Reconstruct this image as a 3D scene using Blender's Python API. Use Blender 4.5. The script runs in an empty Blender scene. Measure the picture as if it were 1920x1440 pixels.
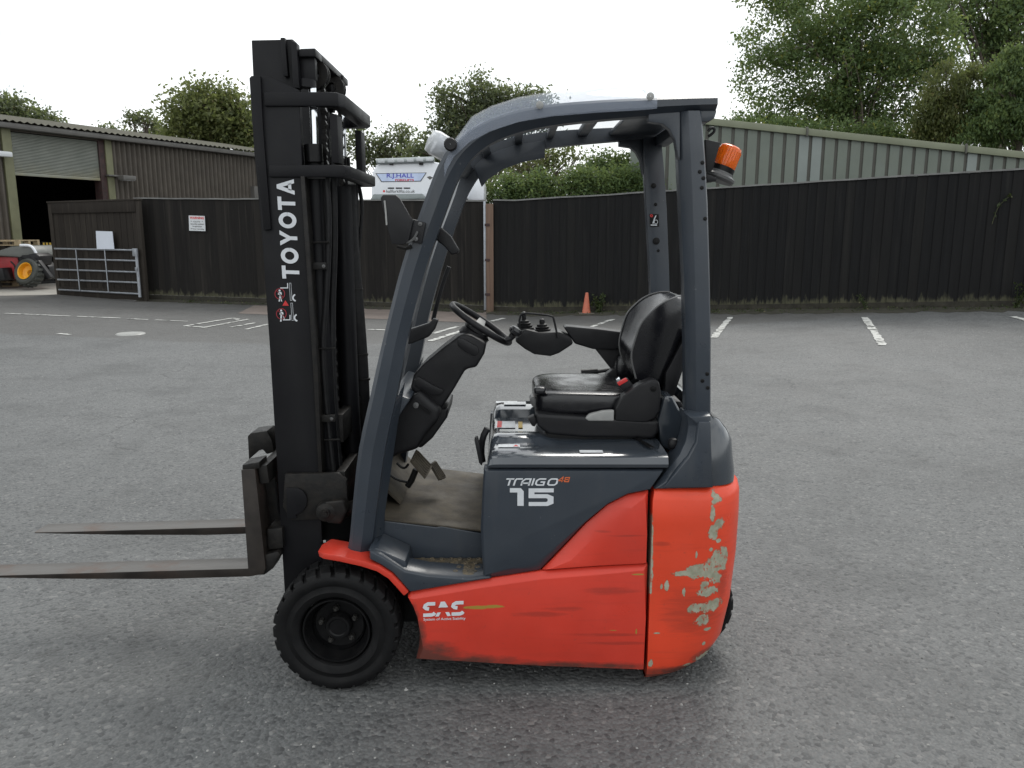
import bpy, bmesh, math, random
import numpy as np
from mathutils import Vector, Matrix
random.seed(7); rng = np.random.default_rng(7)
R = math.radians
S = bpy.context.scene
COL = S.collection
# ------------------------------------------------------------------ camera, world, sun, exposure
CAMH, PITCH, FPX = 1.58, R(10.6), 1493.0
cam = bpy.data.cameras.new('camera'); camo = bpy.data.objects.new('camera', cam); COL.objects.link(camo)
camo.location = (0, 0, CAMH); camo.rotation_euler = (R(90) - PITCH, 0, 0)
cam.sensor_width = 36; cam.lens = 36 * FPX / 1920; cam.clip_end = 2000; cam.clip_start = 0.05
S.camera = camo
SUN_EL, SUN_AZ = R(47), R(20)            # sun stands behind the yard, a little to the right, veiled by cloud
W = bpy.data.worlds.new('World'); S.world = W; W.use_nodes = True
wn = W.node_tree; wn.nodes.clear()
wo = wn.nodes.new('ShaderNodeOutputWorld'); wb = wn.nodes.new('ShaderNodeBackground')
sk = wn.nodes.new('ShaderNodeTexSky'); sk.sky_type = 'NISHITA'; sk.sun_disc = False
sk.sun_elevation = SUN_EL; sk.sun_rotation = SUN_AZ; sk.air_density = 1.0; sk.dust_density = 2.0
tc = wn.nodes.new('ShaderNodeTexCoord'); nz = wn.nodes.new('ShaderNodeTexNoise')
mp = wn.nodes.new('ShaderNodeMapping'); mp.inputs['Scale'].default_value = (1, 1, 2.5)
nz.inputs['Scale'].default_value = 2.6; nz.inputs['Detail'].default_value = 6
rp = wn.nodes.new('ShaderNodeValToRGB'); rp.color_ramp.elements[0].position = .30; rp.color_ramp.elements[1].position = .50
rp.color_ramp.elements[0].color = (.40, .40, .40, 1); rp.color_ramp.elements[1].color = (1, 1, 1, 1)
mx = wn.nodes.new('ShaderNodeMix'); mx.data_type = 'RGBA'
mx.inputs['B'].default_value = (11.6, 12.0, 12.1, 1)         # overcast cloud layer, same scale as the sky texture
wb.inputs['Strength'].default_value = .12
L = wn.links.new
L(tc.outputs['Generated'], mp.inputs['Vector']); L(mp.outputs[0], nz.inputs['Vector']); L(nz.outputs['Fac'], rp.inputs['Fac'])
L(rp.outputs['Color'], mx.inputs['Factor']); L(sk.outputs['Color'], mx.inputs['A']); L(mx.outputs['Result'], wb.inputs['Color'])
L(wb.outputs[0], wo.inputs['Surface'])
sun = bpy.data.lights.new('sun', 'SUN'); sun.energy = 1.45; sun.angle = R(22); sun.color = (1, .965, .91)
suno = bpy.data.objects.new('sun', sun); COL.objects.link(suno)
sd = Vector((math.sin(SUN_AZ) * math.cos(SUN_EL), math.cos(SUN_AZ) * math.cos(SUN_EL), math.sin(SUN_EL)))
suno.rotation_euler = (-sd).to_track_quat('-Z', 'Y').to_euler()
S.render.engine = 'CYCLES'
S.view_settings.view_transform = 'Standard'; S.view_settings.look = 'None'; S.view_settings.gamma = 1
S.view_settings.exposure = 0.0
S.cycles.use_denoising = True; S.cycles.max_bounces = 8; S.cycles.transparent_max_bounces = 12
S.cycles.caustics_reflective = False; S.cycles.caustics_refractive = False

# ------------------------------------------------------------------ helpers
def ray(px, py):
    u, v = px - 960, py - 720
    return u, FPX * math.cos(PITCH) - v * math.sin(PITCH), -v * math.cos(PITCH) - FPX * math.sin(PITCH)
def U(px, py, Y):                       # measured position on the plane y = Y
    u, f, up = ray(px, py); t = Y / f
    return Vector((u * t, Y, CAMH + up * t))
def ss(t): t = max(0., min(1., t)); return t * t * (3 - 2 * t)
def g(x, y):                            # height of the yard: level by the truck, rising towards the fences
    if x > 0: return .046 * max(0, min(x, 13) - .2) * ss((y - 5) / 8)
    return .015 * min(-x, 16) * ss((y - 8) / 9)
def G(px, py):                          # a point seen on the ground
    u, f, up = ray(px, py); z = 0
    for _ in range(12):
        d = (z - CAMH) * f / up; z = g(u * d / f, d)
    return Vector((u * d / f, d, z))

def nodes(name):
    m = bpy.data.materials.new(name); m.use_nodes = True; nt = m.node_tree
    return m, nt, nt.nodes['Principled BSDF']
class E:                                # small expression helper for shader maths
    def __init__(s, nt): s.nt = nt
    def n(s, t, **k):
        o = s.nt.nodes.new(t)
        for a, b in k.items(): setattr(o, a, b)
        return o
    def m(s, op, a, b=0., c=None, clamp=False):
        o = s.n('ShaderNodeMath', operation=op, use_clamp=clamp)
        for i, v in enumerate((a, b) if c is None else (a, b, c)):
            if isinstance(v, (int, float)): o.inputs[i].default_value = v
            else: s.nt.links.new(v, o.inputs[i])
        return o.outputs[0]
    def noise(s, scale, detail=4, vec=None, rough=.55, dist=0.):
        o = s.n('ShaderNodeTexNoise'); o.inputs['Scale'].default_value = scale; o.inputs['Detail'].default_value = detail
        o.inputs['Roughness'].default_value = rough; o.inputs['Distortion'].default_value = dist
        s.nt.links.new(vec if vec is not None else s.pos(), o.inputs['Vector']); return o.outputs['Fac']
    def pos(s):
        if not hasattr(s, '_p'): s._p = s.n('ShaderNodeTexCoord').outputs['Object']
        return s._p
    def xyz(s, vec=None):
        o = s.n('ShaderNodeSeparateXYZ'); s.nt.links.new(vec if vec is not None else s.pos(), o.inputs[0]); return o.outputs
    def scaled(s, sc, vec=None, off=None):
        o = s.n('ShaderNodeMapping'); o.inputs['Scale'].default_value = sc
        s.nt.links.new(vec if vec is not None else s.pos(), o.inputs['Vector'])
        if off is not None: s.nt.links.new(off, o.inputs['Location'])
        return o.outputs[0]
    def ramp(s, f, p0, p1, v0=0., v1=1.):
        o = s.n('ShaderNodeMapRange'); o.clamp = True
        for k, v in zip(('From Min', 'From Max', 'To Min', 'To Max'), (p0, p1, v0, v1)): o.inputs[k].default_value = v
        s.nt.links.new(f, o.inputs['Value']); return o.outputs[0]
    def mix(s, f, a, b):
        o = s.n('ShaderNodeMix', data_type='RGBA')
        for k, v in (('Factor', f), ('A', a), ('B', b)):
            if isinstance(v, (int, float)): o.inputs[k].default_value = v
            elif isinstance(v, tuple): o.inputs[k].default_value = (*v[:3], 1)
            else: s.nt.links.new(v, o.inputs[k])
        return o.outputs['Result']
    def bump(s, h, strength, dist, bs):
        o = s.n('ShaderNodeBump'); o.inputs['Strength'].default_value = strength; o.inputs['Distance'].default_value = dist
        s.nt.links.new(h, o.inputs['Height']); s.nt.links.new(o.outputs[0], bs.inputs['Normal'])
def mul(c, k): return tuple(min(1, x * k) for x in c)
def M(name, col, rough=.5, metal=0., var=.18, vs=6., bump=.15, bs=90., dust=None, dustamt=.0, coat=0., spec=.5, chips=0.):
    m, nt, b = nodes(name); e = E(nt)
    big = e.noise(vs, 5); fine = e.noise(bs, 3)
    f = e.m('ADD', e.m('MULTIPLY', big, .75), e.m('MULTIPLY', fine, .25))
    c = e.mix(e.ramp(f, .3, .7), mul(col, 1 - var), mul(col, 1 + var))
    if dust:
        nrm = e.xyz(e.n('ShaderNodeNewGeometry').outputs['Normal'])[2]      # dust settles on faces that look up
        d = e.m('MULTIPLY', e.ramp(e.noise(vs * 2.3, 6), .42, .75), e.ramp(nrm, -.2, 1., .45, 1.))
        c = e.mix(e.m('MULTIPLY', d, dustamt), c, dust)
    if chips:                            # nicks and rubbed spots down to primer
        c = e.mix(e.m('MULTIPLY', e.ramp(e.m('ADD', e.noise(38, 6, rough=.8), e.m('MULTIPLY', big, .25)), .80, .83), chips), c, (.17, .17, .165))
        c = e.mix(e.m('MULTIPLY', e.ramp(e.noise(3, 6, e.scaled((5, 5, 1))), .56, .75), chips * .35), c, (.085, .085, .082))
    nt.links.new(c, b.inputs['Base Color'])
    nt.links.new(e.ramp(e.noise(vs * 1.7, 4), .3, .7, max(.03, rough - .1), min(1, rough + .1)), b.inputs['Roughness'])
    b.inputs['Metallic'].default_value = metal; b.inputs['Coat Weight'].default_value = coat; b.inputs['Coat Roughness'].default_value = .12
    b.inputs['Specular IOR Level'].default_value = spec
    if bump: e.bump(fine, bump, .002, b)
    return m

def finish(me, smooth=35):
    me.validate(); me.update()
    if smooth:
        me.polygons.foreach_set('use_smooth', [True] * len(me.polygons)); me.set_sharp_from_angle(angle=R(smooth))
def link(name, me, mat, parent=None, label=None):
    o = bpy.data.objects.new(name, me); COL.objects.link(o)
    if mat is not None and not me.materials: me.materials.append(mat)
    if parent is not None:
        o.parent = parent
        if parent.type == 'EMPTY': o.matrix_parent_inverse = parent.matrix_basis.inverted()
    if label: o['label'] = label
    return o
def mesh(name, v, f, mat, parent=None, smooth=35, bev=0., seg=2, label=None):
    me = bpy.data.meshes.new(name)
    bm = bmesh.new(); vs = [bm.verts.new(p) for p in v]
    for q in f:
        try: bm.faces.new([vs[i] for i in q])
        except ValueError: pass
    bmesh.ops.recalc_face_normals(bm, faces=bm.faces)
    if bev:
        ed = [x for x in bm.edges if len(x.link_faces) == 2 and x.calc_face_angle(0) > R(28)]
        bmesh.ops.bevel(bm, geom=ed, offset=bev, segments=seg, profile=.6, affect='EDGES', clamp_overlap=True)
    bm.to_mesh(me); bm.free(); finish(me, smooth)
    return link(name, me, mat, parent, label)
def thing(name, label, cat, loc=(0, 0, 0), group=None):
    o = bpy.data.objects.new(name, None); COL.objects.link(o); o.location = loc
    o.empty_display_size = .2; tag(o, label, cat, group); return o
def tag(o, label, cat, group=None):
    o['label'] = label; o['category'] = cat
    if group: o['group'] = group
    return o
def struct(o): o['kind'] = 'structure'; return o
def extr(name, pts, d, mat, parent=None, **k):      # polygon (3-D points) pushed along vector d
    n = len(pts); d = Vector(d); v = [Vector(p) for p in pts] + [Vector(p) + d for p in pts]
    f = [tuple(range(n)), tuple(range(2 * n - 1, n - 1, -1))] + [(i, (i + 1) % n, n + (i + 1) % n, n + i) for i in range(n)]
    return mesh(name, v, f, mat, parent, **k)
def prism(name, px, Y0, Y1, mat, parent=None, **k): return extr(name, [U(x, y, Y0) for x, y in px], (0, Y1 - Y0, 0), mat, parent, **k)
def rect(name, x0, y0, x1, y1, Y0, Y1, mat, parent=None, **k): return prism(name, [(x0, y0), (x1, y0), (x1, y1), (x0, y1)], Y0, Y1, mat, parent, **k)
def box(name, a, b, mat, parent=None, **k):
    x0, y0, z0 = a; x1, y1, z1 = b
    return extr(name, [(x0, y0, z0), (x1, y0, z0), (x1, y0, z1), (x0, y0, z1)], (0, y1 - y0, 0), mat, parent, **k)
def smooth_path(p, it=2):
    p = [Vector(q) for q in p]
    for _ in range(it):
        q = [p[0]]
        for a, b in zip(p, p[1:]): q += [a * .75 + b * .25, a * .25 + b * .75]
        p = q + [p[-1]]
    return p
def tube_data(pts, rad, n=10):
    pts = [Vector(p) for p in pts]; rr = rad if isinstance(rad, (list, tuple)) else [rad] * len(pts)
    v, f = [], []; up = None
    for i, p in enumerate(pts):
        t = (pts[min(i + 1, len(pts) - 1)] - pts[max(i - 1, 0)]).normalized()
        if up is None: up = t.orthogonal().normalized()
        up = (up - t * up.dot(t)).normalized(); s = t.cross(up)
        for k in range(n):
            a = 2 * math.pi * k / n; v.append(p + (up * math.cos(a) + s * math.sin(a)) * rr[i])
    for i in range(len(pts) - 1):
        for k in range(n): f.append((i * n + k, i * n + (k + 1) % n, (i + 1) * n + (k + 1) % n, (i + 1) * n + k))
    f += [tuple(range(n - 1, -1, -1)), tuple(range((len(pts) - 1) * n, len(pts) * n))]
    return v, f
def tube(name, pts, rad, mat, parent=None, n=10, sm=0, **k):
    if sm: pts = smooth_path(pts, sm)
    return mesh(name, *tube_data(pts, rad, n), mat, parent, **k)
def ptube(name, px, Y, rad, mat, parent=None, **k): return tube(name, [U(x, y, Y) for x, y in px], rad, mat, parent, **k)
def lathe(name, prof, c, axis, mat, parent=None, n=40, smooth=30, label=None):   # prof: (radius, distance along axis)
    ax = Vector(axis).normalized(); a = ax.orthogonal().normalized(); b = ax.cross(a); c = Vector(c); v, f = [], []
    for r_, h in prof:
        for k in range(n):
            t = 2 * math.pi * k / n; v.append(c + ax * h + (a * math.cos(t) + b * math.sin(t)) * max(r_, 1e-4))
    for i in range(len(prof) - 1):
        for k in range(n): f.append((i * n + k, i * n + (k + 1) % n, (i + 1) * n + (k + 1) % n, (i + 1) * n + k))
    return mesh(name, v, f, mat, parent, smooth=smooth, label=label)
def soft(name, c, h, mat, parent=None, e=.35, n=20, fn=None, label=None):   # superellipsoid body, optionally deformed
    v, f = [], []; c = Vector(c); pw = lambda q: math.copysign(abs(q) ** e, q)
    for i in range(n + 1):
        th = -math.pi / 2 + math.pi * i / n
        for j in range(2 * n):
            ph = math.pi * j / n
            p = Vector((pw(math.cos(th)) * pw(math.cos(ph)), pw(math.cos(th)) * pw(math.sin(ph)), pw(math.sin(th))))
            q = fn(p) if fn else p
            v.append(c + Vector((q[0] * h[0], q[1] * h[1], q[2] * h[2])))
    for i in range(n):
        for j in range(2 * n): f.append((i * 2 * n + j, i * 2 * n + (j + 1) % (2 * n), (i + 1) * 2 * n + (j + 1) % (2 * n), (i + 1) * 2 * n + j))
    o = mesh(name, v, f, mat, parent, smooth=60, label=label)
    bm = bmesh.new(); bm.from_mesh(o.data); bmesh.ops.remove_doubles(bm, verts=bm.verts, dist=1e-5)
    bmesh.ops.recalc_face_normals(bm, faces=bm.faces); bm.to_mesh(o.data); bm.free(); finish(o.data, 60); return o
def mirror(o, yc, parent=None, name=None):
    me = o.data.copy()
    for vv in me.vertices: vv.co.y = 2 * yc - vv.co.y
    me.flip_normals(); c = link(name or o.name.split('.')[0], me, None, parent or o.parent); return c
def loft(name, rings, mat, parent=None, cap=True, **k):
    n = len(rings[0]); v = [p for r_ in rings for p in r_]; f = []
    for i in range(len(rings) - 1):
        for j in range(n): f.append((i * n + j, i * n + (j + 1) % n, (i + 1) * n + (j + 1) % n, (i + 1) * n + j))
    if cap: f += [tuple(range(n)), tuple(range((len(rings) - 1) * n, len(rings) * n))]
    return mesh(name, v, f, mat, parent, **k)
def copy(o, parent, loc=None, rz=None):
    c = o.copy(); COL.objects.link(c); c.parent = parent
    if loc is not None: c.location = loc
    if rz is not None: c.rotation_euler.z = rz
    return c
def text_polys(s, bold=0.):
    cu = bpy.data.curves.new('lettering', 'FONT'); cu.body = s; cu.offset = bold; cu.resolution_u = 3
    ob = bpy.data.objects.new('lettering', cu); me = bpy.data.meshes.new_from_object(ob)
    v = [p.co.copy() for p in me.vertices]; f = [tuple(p.vertices) for p in me.polygons]
    bpy.data.objects.remove(ob); bpy.data.curves.remove(cu); bpy.data.meshes.remove(me)
    x0 = min(p.x for p in v); x1 = max(p.x for p in v); y0 = min(p.y for p in v); y1 = max(p.y for p in v)
    return [((p.x - x0) / (x1 - x0), (p.y - y0) / (y1 - y0)) for p in v], f
def quad_map(o, ex, ey): o, ex, ey = Vector(o), Vector(ex), Vector(ey); return lambda a, b: o + ex * a + ey * b
def decal(name, pts, faces, fn, mat, parent, label=None):
    return mesh(name, [fn(a, b) for a, b in pts], faces, mat, parent, smooth=0, label=label)
def strokes(paths, th):                 # fat polylines -> flat polygons
    v, f = [], []
    for p in paths:
        closed = p[0] == p[-1] and len(p) > 2; q = p[:-1] if closed else p; n = len(q); i0 = len(v)
        for i in range(n):
            a = Vector(q[(i - 1) % n] if closed or i else q[i]); b = Vector(q[i]); c = Vector(q[(i + 1) % n] if closed or i < n - 1 else q[i])
            d1 = (b - a); d2 = (c - b); d1 = d1.normalized() if d1.length else d2.normalized(); d2 = d2.normalized() if d2.length else d1
            n1 = Vector((-d1.y, d1.x)); n2 = Vector((-d2.y, d2.x)); mm = (n1 + n2); mm = mm.normalized() if mm.length > .1 else n1
            w = th / 2 / max(.45, mm.dot(n1)); v += [tuple(b + mm * w), tuple(b - mm * w)]
        for i in range(n if closed else n - 1):
            j = (i + 1) % n; f.append((i0 + 2 * i, i0 + 2 * j, i0 + 2 * j + 1, i0 + 2 * i + 1))
    return v, f
def arc(cx, cy, rx, ry, a0, a1, n=14): return [(cx + rx * math.cos(R(a0 + (a1 - a0) * i / n)), cy + ry * math.sin(R(a0 + (a1 - a0) * i / n))) for i in range(n + 1)]
def blob_mask(e, spots, ns, amp, soft_=.06, plane='xz', vec=None):    # union of ragged spots: (a, b, ra, rb)
    X = e.xyz(); a, b = (X[0], X[2]) if plane == 'xz' else (X[0], X[1]); best = None
    for (ca, cb, ra, rb) in spots:
        d = e.m('ADD', e.m('POWER', e.m('ABSOLUTE', e.m('MULTIPLY', e.m('SUBTRACT', a, ca), 1 / ra)), 2.), e.m('POWER', e.m('ABSOLUTE', e.m('MULTIPLY', e.m('SUBTRACT', b, cb), 1 / rb)), 2.))
        best = d if best is None else e.m('MINIMUM', best, d)
    k = e.m('ADD', best, e.m('MULTIPLY', e.m('SUBTRACT', e.noise(ns, 6, vec, rough=.7), .5), amp))
    return e.ramp(k, 1 - soft_, 1 + soft_, 1., 0.)

# ------------------------------------------------------------------ materials
YB = 2.57
def wxz(px, py, Y=YB): p = U(px, py, Y); return p.x, p.z
def spots(l, Y=YB):
    o = []
    for (px, py, rx, ry) in l:
        a = U(px, py, Y); s = Y / 1400; o.append((a.x, a.z, rx * s, ry * s * 1.03))
    return o
def worn_lit_top(name, col, top, rust):      # dark painted sides; upward faces coloured lighter for rubbed steel and light from above
    m, nt, b = nodes(name); e = E(nt); up = e.xyz(e.n('ShaderNodeNewGeometry').outputs['Normal'])[2]
    c = e.mix(e.ramp(e.noise(9, 5), .35, .65), mul(col, .6), mul(col, 1.5)); rs = e.ramp(e.noise(5, 6, rough=.7), .52, .66)
    t = e.mix(e.m('MULTIPLY', rs, .6), e.mix(e.noise(14, 4, e.scaled((1, 12, 1))), mul(top, .7), mul(top, 1.25)), rust)
    c = e.mix(e.m('MULTIPLY', rs, .35), c, mul(rust, .6)); k = e.ramp(up, .5, .9)
    nt.links.new(e.mix(k, c, t), b.inputs['Base Color']); nt.links.new(e.m('MULTIPLY', k, .55), b.inputs['Metallic'])
    b.inputs['Roughness'].default_value = .42; b.inputs['Specular IOR Level'].default_value = .35; e.bump(e.noise(80, 4), .25, .002, b); return m
GREY = M('grey_blue_paint', (.030, .038, .050), .36, var=.12, vs=4, bump=.05, bs=160, dust=(.09, .085, .075), dustamt=.10, coat=.15, chips=.7)
GREYG = M('glossy_grey_hood', (.034, .042, .053), .15, var=.1, vs=5, bump=.03, bs=140, dust=(.12, .12, .115), dustamt=.12, coat=1.0)
BLK = M('black_plastic', (.0085, .0085, .010), .45, var=.25, vs=9, bump=.25, bs=260, dust=(.07, .066, .06), dustamt=.08, spec=.32)
BLKM = M('black_mast_paint', (.0065, .0065, .008), .45, var=.3, vs=3, bump=.1, bs=120, dust=(.05, .047, .042), dustamt=.1, spec=.2)
GRIME = M('grimy_steel', (.009, .0085, .0082), .5, .1, var=.5, vs=14, bump=.5, bs=70, dust=(.075, .06, .046), dustamt=.26, spec=.3)
STEEL = worn_lit_top('worn_lit_fork_steel', (.022, .018, .0155), (.115, .108, .10), (.10, .055, .035))
CHROME = M('chrome_rod', (.72, .74, .77), .12, 1., var=.05, bump=0)
RUB = M('tyre_rubber', (.0075, .0075, .008), .6, var=.3, vs=7, bump=.35, bs=120, dust=(.05, .048, .046), dustamt=.16, spec=.14)
RIM = M('black_rim_paint', (.0055, .0055, .006), .36, var=.3, vs=12, bump=.1, dust=(.05, .045, .04), dustamt=.1, spec=.2)
VINYL = M('black_vinyl', (.007, .007, .009), .24, var=.2, vs=10, bump=.12, bs=300, spec=.6)
HOSE = M('black_hose', (.0075, .0075, .0085), .55, var=.3, vs=20, bump=.2, dust=(.07, .066, .06), dustamt=.18, spec=.3)
CHAIN = M('oily_chain', (.02, .019, .018), .35, .6, var=.5, vs=60, bump=.5, bs=180)
MAT = M('rubber_floor_mat', (.052, .043, .031), .75, var=.5, vs=6, bump=.4, bs=120, dust=(.14, .115, .075), dustamt=.5)
STEP = M('worn_step_plate', (.07, .06, .045), .6, var=.5, vs=18, bump=.5, bs=90, dust=(.24, .18, .1), dustamt=.75)
WHITE = M('white_lettering', (.62, .64, .67), .5, var=.06, vs=30, bump=0)
WPAP = M('white_sticker', (.6, .62, .64), .35, var=.1, vs=40, bump=0)
ORG = M('orange_lettering', (.62, .13, .04), .5, bump=0)
REDP = M('red_sticker', (.6, .03, .03), .5, bump=0)
DRED = M('dark_red_ring', (.3, .02, .03), .5, bump=0)
LGREY = M('light_grey_plastic', (.3, .3, .29), .45, var=.15, vs=30, bump=.1)
MGREY = M('mid_grey_plastic', (.1, .1, .1), .45, bump=.1)
YELS = M('yellow_sticker', (.6, .4, .06), .5, bump=0)
def red_paint(name, col, rust, scuffs, grime, streak):
    m, nt, b = nodes(name); e = E(nt)
    c = e.mix(e.ramp(e.noise(3.5, 5), .3, .7), mul(col, .9), mul(col, 1.1))
    c = e.mix(e.m('MULTIPLY', e.ramp(e.noise(1, 6, e.scaled((4, 4, 45))), .55, .78), .22), c, (.25, .04, .03))        # faint level rubs
    if streak:
        f = e.m('MULTIPLY', blob_mask(e, streak, 9, 5., .9, vec=e.scaled((1, 1, 9))), .34); c = e.mix(f, c, (.09, .025, .02))
    if grime:
        f = e.m('MULTIPLY', blob_mask(e, grime, 9, 4.2, .9, vec=e.scaled((1, 1, 2.5))), .85); c = e.mix(f, c, (.045, .036, .028))
    rg = e.ramp(e.noise(9, 5), .3, .7, .27, .5)
    c = e.mix(e.m('MULTIPLY', e.ramp(e.noise(55, 5, rough=.75), .62, .72), .3), c, (.12, .05, .04))        # fine dirt specks
    if scuffs: c = e.mix(blob_mask(e, scuffs, 40, 3.0, .15, vec=e.scaled((1, 1, 3))), c, (.32, .21, .04))
    if rust:
        mk = blob_mask(e, rust, 48, 5.0, .1); edge = blob_mask(e, [(a, b_, r * 1.12, q * 1.12) for a, b_, r, q in rust], 48, 5.0, .1)
        isl = e.ramp(e.noise(75, 4, e.scaled((1, 1, .6)), rough=.7), .36, .42); mk = e.m('MULTIPLY', mk, isl)
        c = e.mix(e.m('MULTIPLY', edge, .6), c, (.22, .075, .04))
        c = e.mix(mk, c, e.mix(e.ramp(e.noise(40, 4), .35, .7), (.25, .25, .18), (.38, .38, .30)))
        rg = e.m('ADD', rg, e.m('MULTIPLY', mk, .25), clamp=True)
    nt.links.new(c, b.inputs['Base Color']); nt.links.new(rg, b.inputs['Roughness']); b.inputs['Specular IOR Level'].default_value = .38
    hb = e.m('ADD', e.m('MULTIPLY', e.noise(2.5, 2), 4.), e.m('MULTIPLY', e.noise(140, 3), .35)); e.bump(hb, .12, .004, b); return m
RED = red_paint('red_panel_paint', (.57, .046, .027), None,
    spots([(895, 1139, 26, 3.2), (925, 1137, 20, 3), (1195, 1077, 12, 1.6), (1193, 1184, 1.5, 5), (1150, 1182, 7, .8)]),
    spots([(785, 1232, 80, 28), (850, 1243, 120, 14), (778, 1165, 8, 30), (1000, 1250, 240, 9), (783, 1200, 14, 40), (1140, 1248, 60, 5)]),
    spots([(1010, 1152, 40, 5), (1060, 1142, 34, 4), (1150, 1108, 40, 7), (1135, 1190, 60, 3), (838, 1140, 44, 5), (1175, 1005, 34, 1.6), (1132, 997, 14, 2), (1160, 1206, 60, 3)]))
REDR = red_paint('orange_red_counterweight_paint', (.66, .06, .024),
    spots([(1322, 1072, 36, 14), (1290, 1075, 26, 6), (1345, 1060, 16, 22), (1362, 1055, 9, 24), (1345, 1088, 12, 12), (1330, 1112, 20, 9), (1322, 1100, 8, 14),
           (1305, 1140, 14, 10), (1335, 1140, 22, 11), (1318, 1165, 15, 10), (1340, 1000, 9, 14), (1352, 985, 10, 10), (1338, 965, 5, 14), (1346, 940, 9, 8), (1340, 930, 4, 8),
           (1282, 1110, 3, 8), (1250, 1098, 4, 10), (1240, 1100, 2, 5), (1322, 1212, 4, 4), (1306, 1040, 2, 6), (1350, 1018, 5, 4), (1334, 1032, 4, 4),
           (1222, 1000, 3, 30), (1221, 1080, 3, 36), (1222, 1040, 2, 26), (1220, 1245, 4, 8), (1345, 1245, 34, 10), (1330, 1258, 40, 6), (1290, 1252, 8, 4), (1232, 1187, 8, 2), (1330, 1185, 8, 3)]), None,
    spots([(1300, 1262, 90, 10), (1335, 1245, 30, 16), (1260, 1270, 60, 6)]), spots([(1240, 1020, 14, 4), (1300, 1150, 50, 40), (1360, 1110, 10, 30)]))

def asphalt():
    m, nt, b = nodes('worn_asphalt'); e = E(nt); P = e.pos()
    big = e.noise(.35, 4); mid = e.noise(2.2, 5); dirt = e.noise(7, 5)
    v = e.n('ShaderNodeTexVoronoi'); v.inputs['Scale'].default_value = 62; nt.links.new(P, v.inputs['Vector'])
    v2 = e.n('ShaderNodeTexVoronoi'); v2.inputs['Scale'].default_value = 140; nt.links.new(P, v2.inputs['Vector'])
    st = e.xyz(v.outputs['Color'])[0]; st2 = e.xyz(v2.outputs['Color'])[1]
    c = e.mix(e.ramp(e.m('ADD', e.m('MULTIPLY', big, .55), e.m('MULTIPLY', mid, .45)), .36, .64), (.074, .077, .077), (.124, .127, .126))
    c = e.mix(e.m('MULTIPLY', e.ramp(st2, .2, .9), .38), c, (.20, .20, .197))
    c = e.mix(e.m('MULTIPLY', e.ramp(st, .0, .3, 1., 0.), .65), c, (.036, .037, .039))
    c = e.mix(e.m('MULTIPLY', e.ramp(st, .94, .97), .4), c, (.24, .235, .225))
    c = e.mix(e.m('MULTIPLY', e.ramp(dirt, .58, .74), .4), c, (.045, .044, .042))
    worn = e.ramp(e.noise(.9, 6, rough=.7), .50, .62); c = e.mix(e.m('MULTIPLY', worn, .35), c, (.048, .049, .049))      # rougher worn areas
    oil = e.m('MULTIPLY', e.ramp(e.noise(.55, 3, e.scaled((1, 1, 1))), .64, .72), e.ramp(e.noise(4, 4), .35, .6)); c = e.mix(e.m('MULTIPLY', oil, .45), c, (.03, .03, .03))
    vc = e.n('ShaderNodeTexVoronoi', feature='DISTANCE_TO_EDGE'); vc.inputs['Scale'].default_value = .22
    wob = e.n('ShaderNodeVectorMath', operation='ADD'); nzv = e.n('ShaderNodeTexNoise'); nzv.inputs['Scale'].default_value = 1.4; nzv.inputs['Detail'].default_value = 6; nt.links.new(P, nzv.inputs['Vector'])
    nt.links.new(P, wob.inputs[0]); nt.links.new(nzv.outputs['Color'], wob.inputs[1]); nt.links.new(wob.outputs[0], vc.inputs['Vector'])
    crack = e.m('MULTIPLY', e.ramp(vc.outputs['Distance'], .0, .0022, 1., 0.), e.ramp(e.noise(.4, 2), .52, .6)); c = e.mix(e.m('MULTIPLY', crack, .7), c, (.03, .03, .03))
    # older, slightly darker and warmer surface towards the fences, cut along an uneven joint
    X = e.xyz(); y = e.m('ADD', X[1], e.m('MULTIPLY', e.m('SUBTRACT', e.noise(.5, 3), .5), 1.2))
    old = e.ramp(e.m('SUBTRACT', y, e.m('MULTIPLY', e.m('ABSOLUTE', e.m('ADD', X[0], 3.)), .22)), 11.2, 11.5)
    c = e.mix(e.m('MULTIPLY', old, .5), c, e.mix(mid, (.062, .058, .053), (.09, .085, .078)))
    nt.links.new(c, b.inputs['Base Color']); b.inputs['Specular IOR Level'].default_value = .42
    nt.links.new(e.ramp(mid, .3, .7, .58, .74), b.inputs['Roughness'])
    h = e.m('ADD', e.m('MULTIPLY', v.outputs['Distance'], -.7), e.m('ADD', e.m('MULTIPLY', e.noise(45, 5), .8), e.m('MULTIPLY', st, .35)))
    e.bump(h, .55, .012, b); return m
ASPH = asphalt()
CONC = M('pale_concrete', (.30, .285, .255), .8, var=.16, vs=1.2, bump=.3, bs=50)
PINK = M('pinkish_concrete', (.165, .135, .118), .85, var=.2, vs=2, bump=.3, bs=40)
def paint_line():
    m, nt, b = nodes('worn_white_road_paint'); e = E(nt)
    k = e.ramp(e.noise(9, 6, rough=.7), .40, .50)
    c = e.mix(k, (.12, .12, .115), e.mix(e.noise(30, 3), (.40, .40, .38), (.56, .56, .53)))
    nt.links.new(c, b.inputs['Base Color']); b.inputs['Roughness'].default_value = .7; return m
LINE = paint_line()
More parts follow.
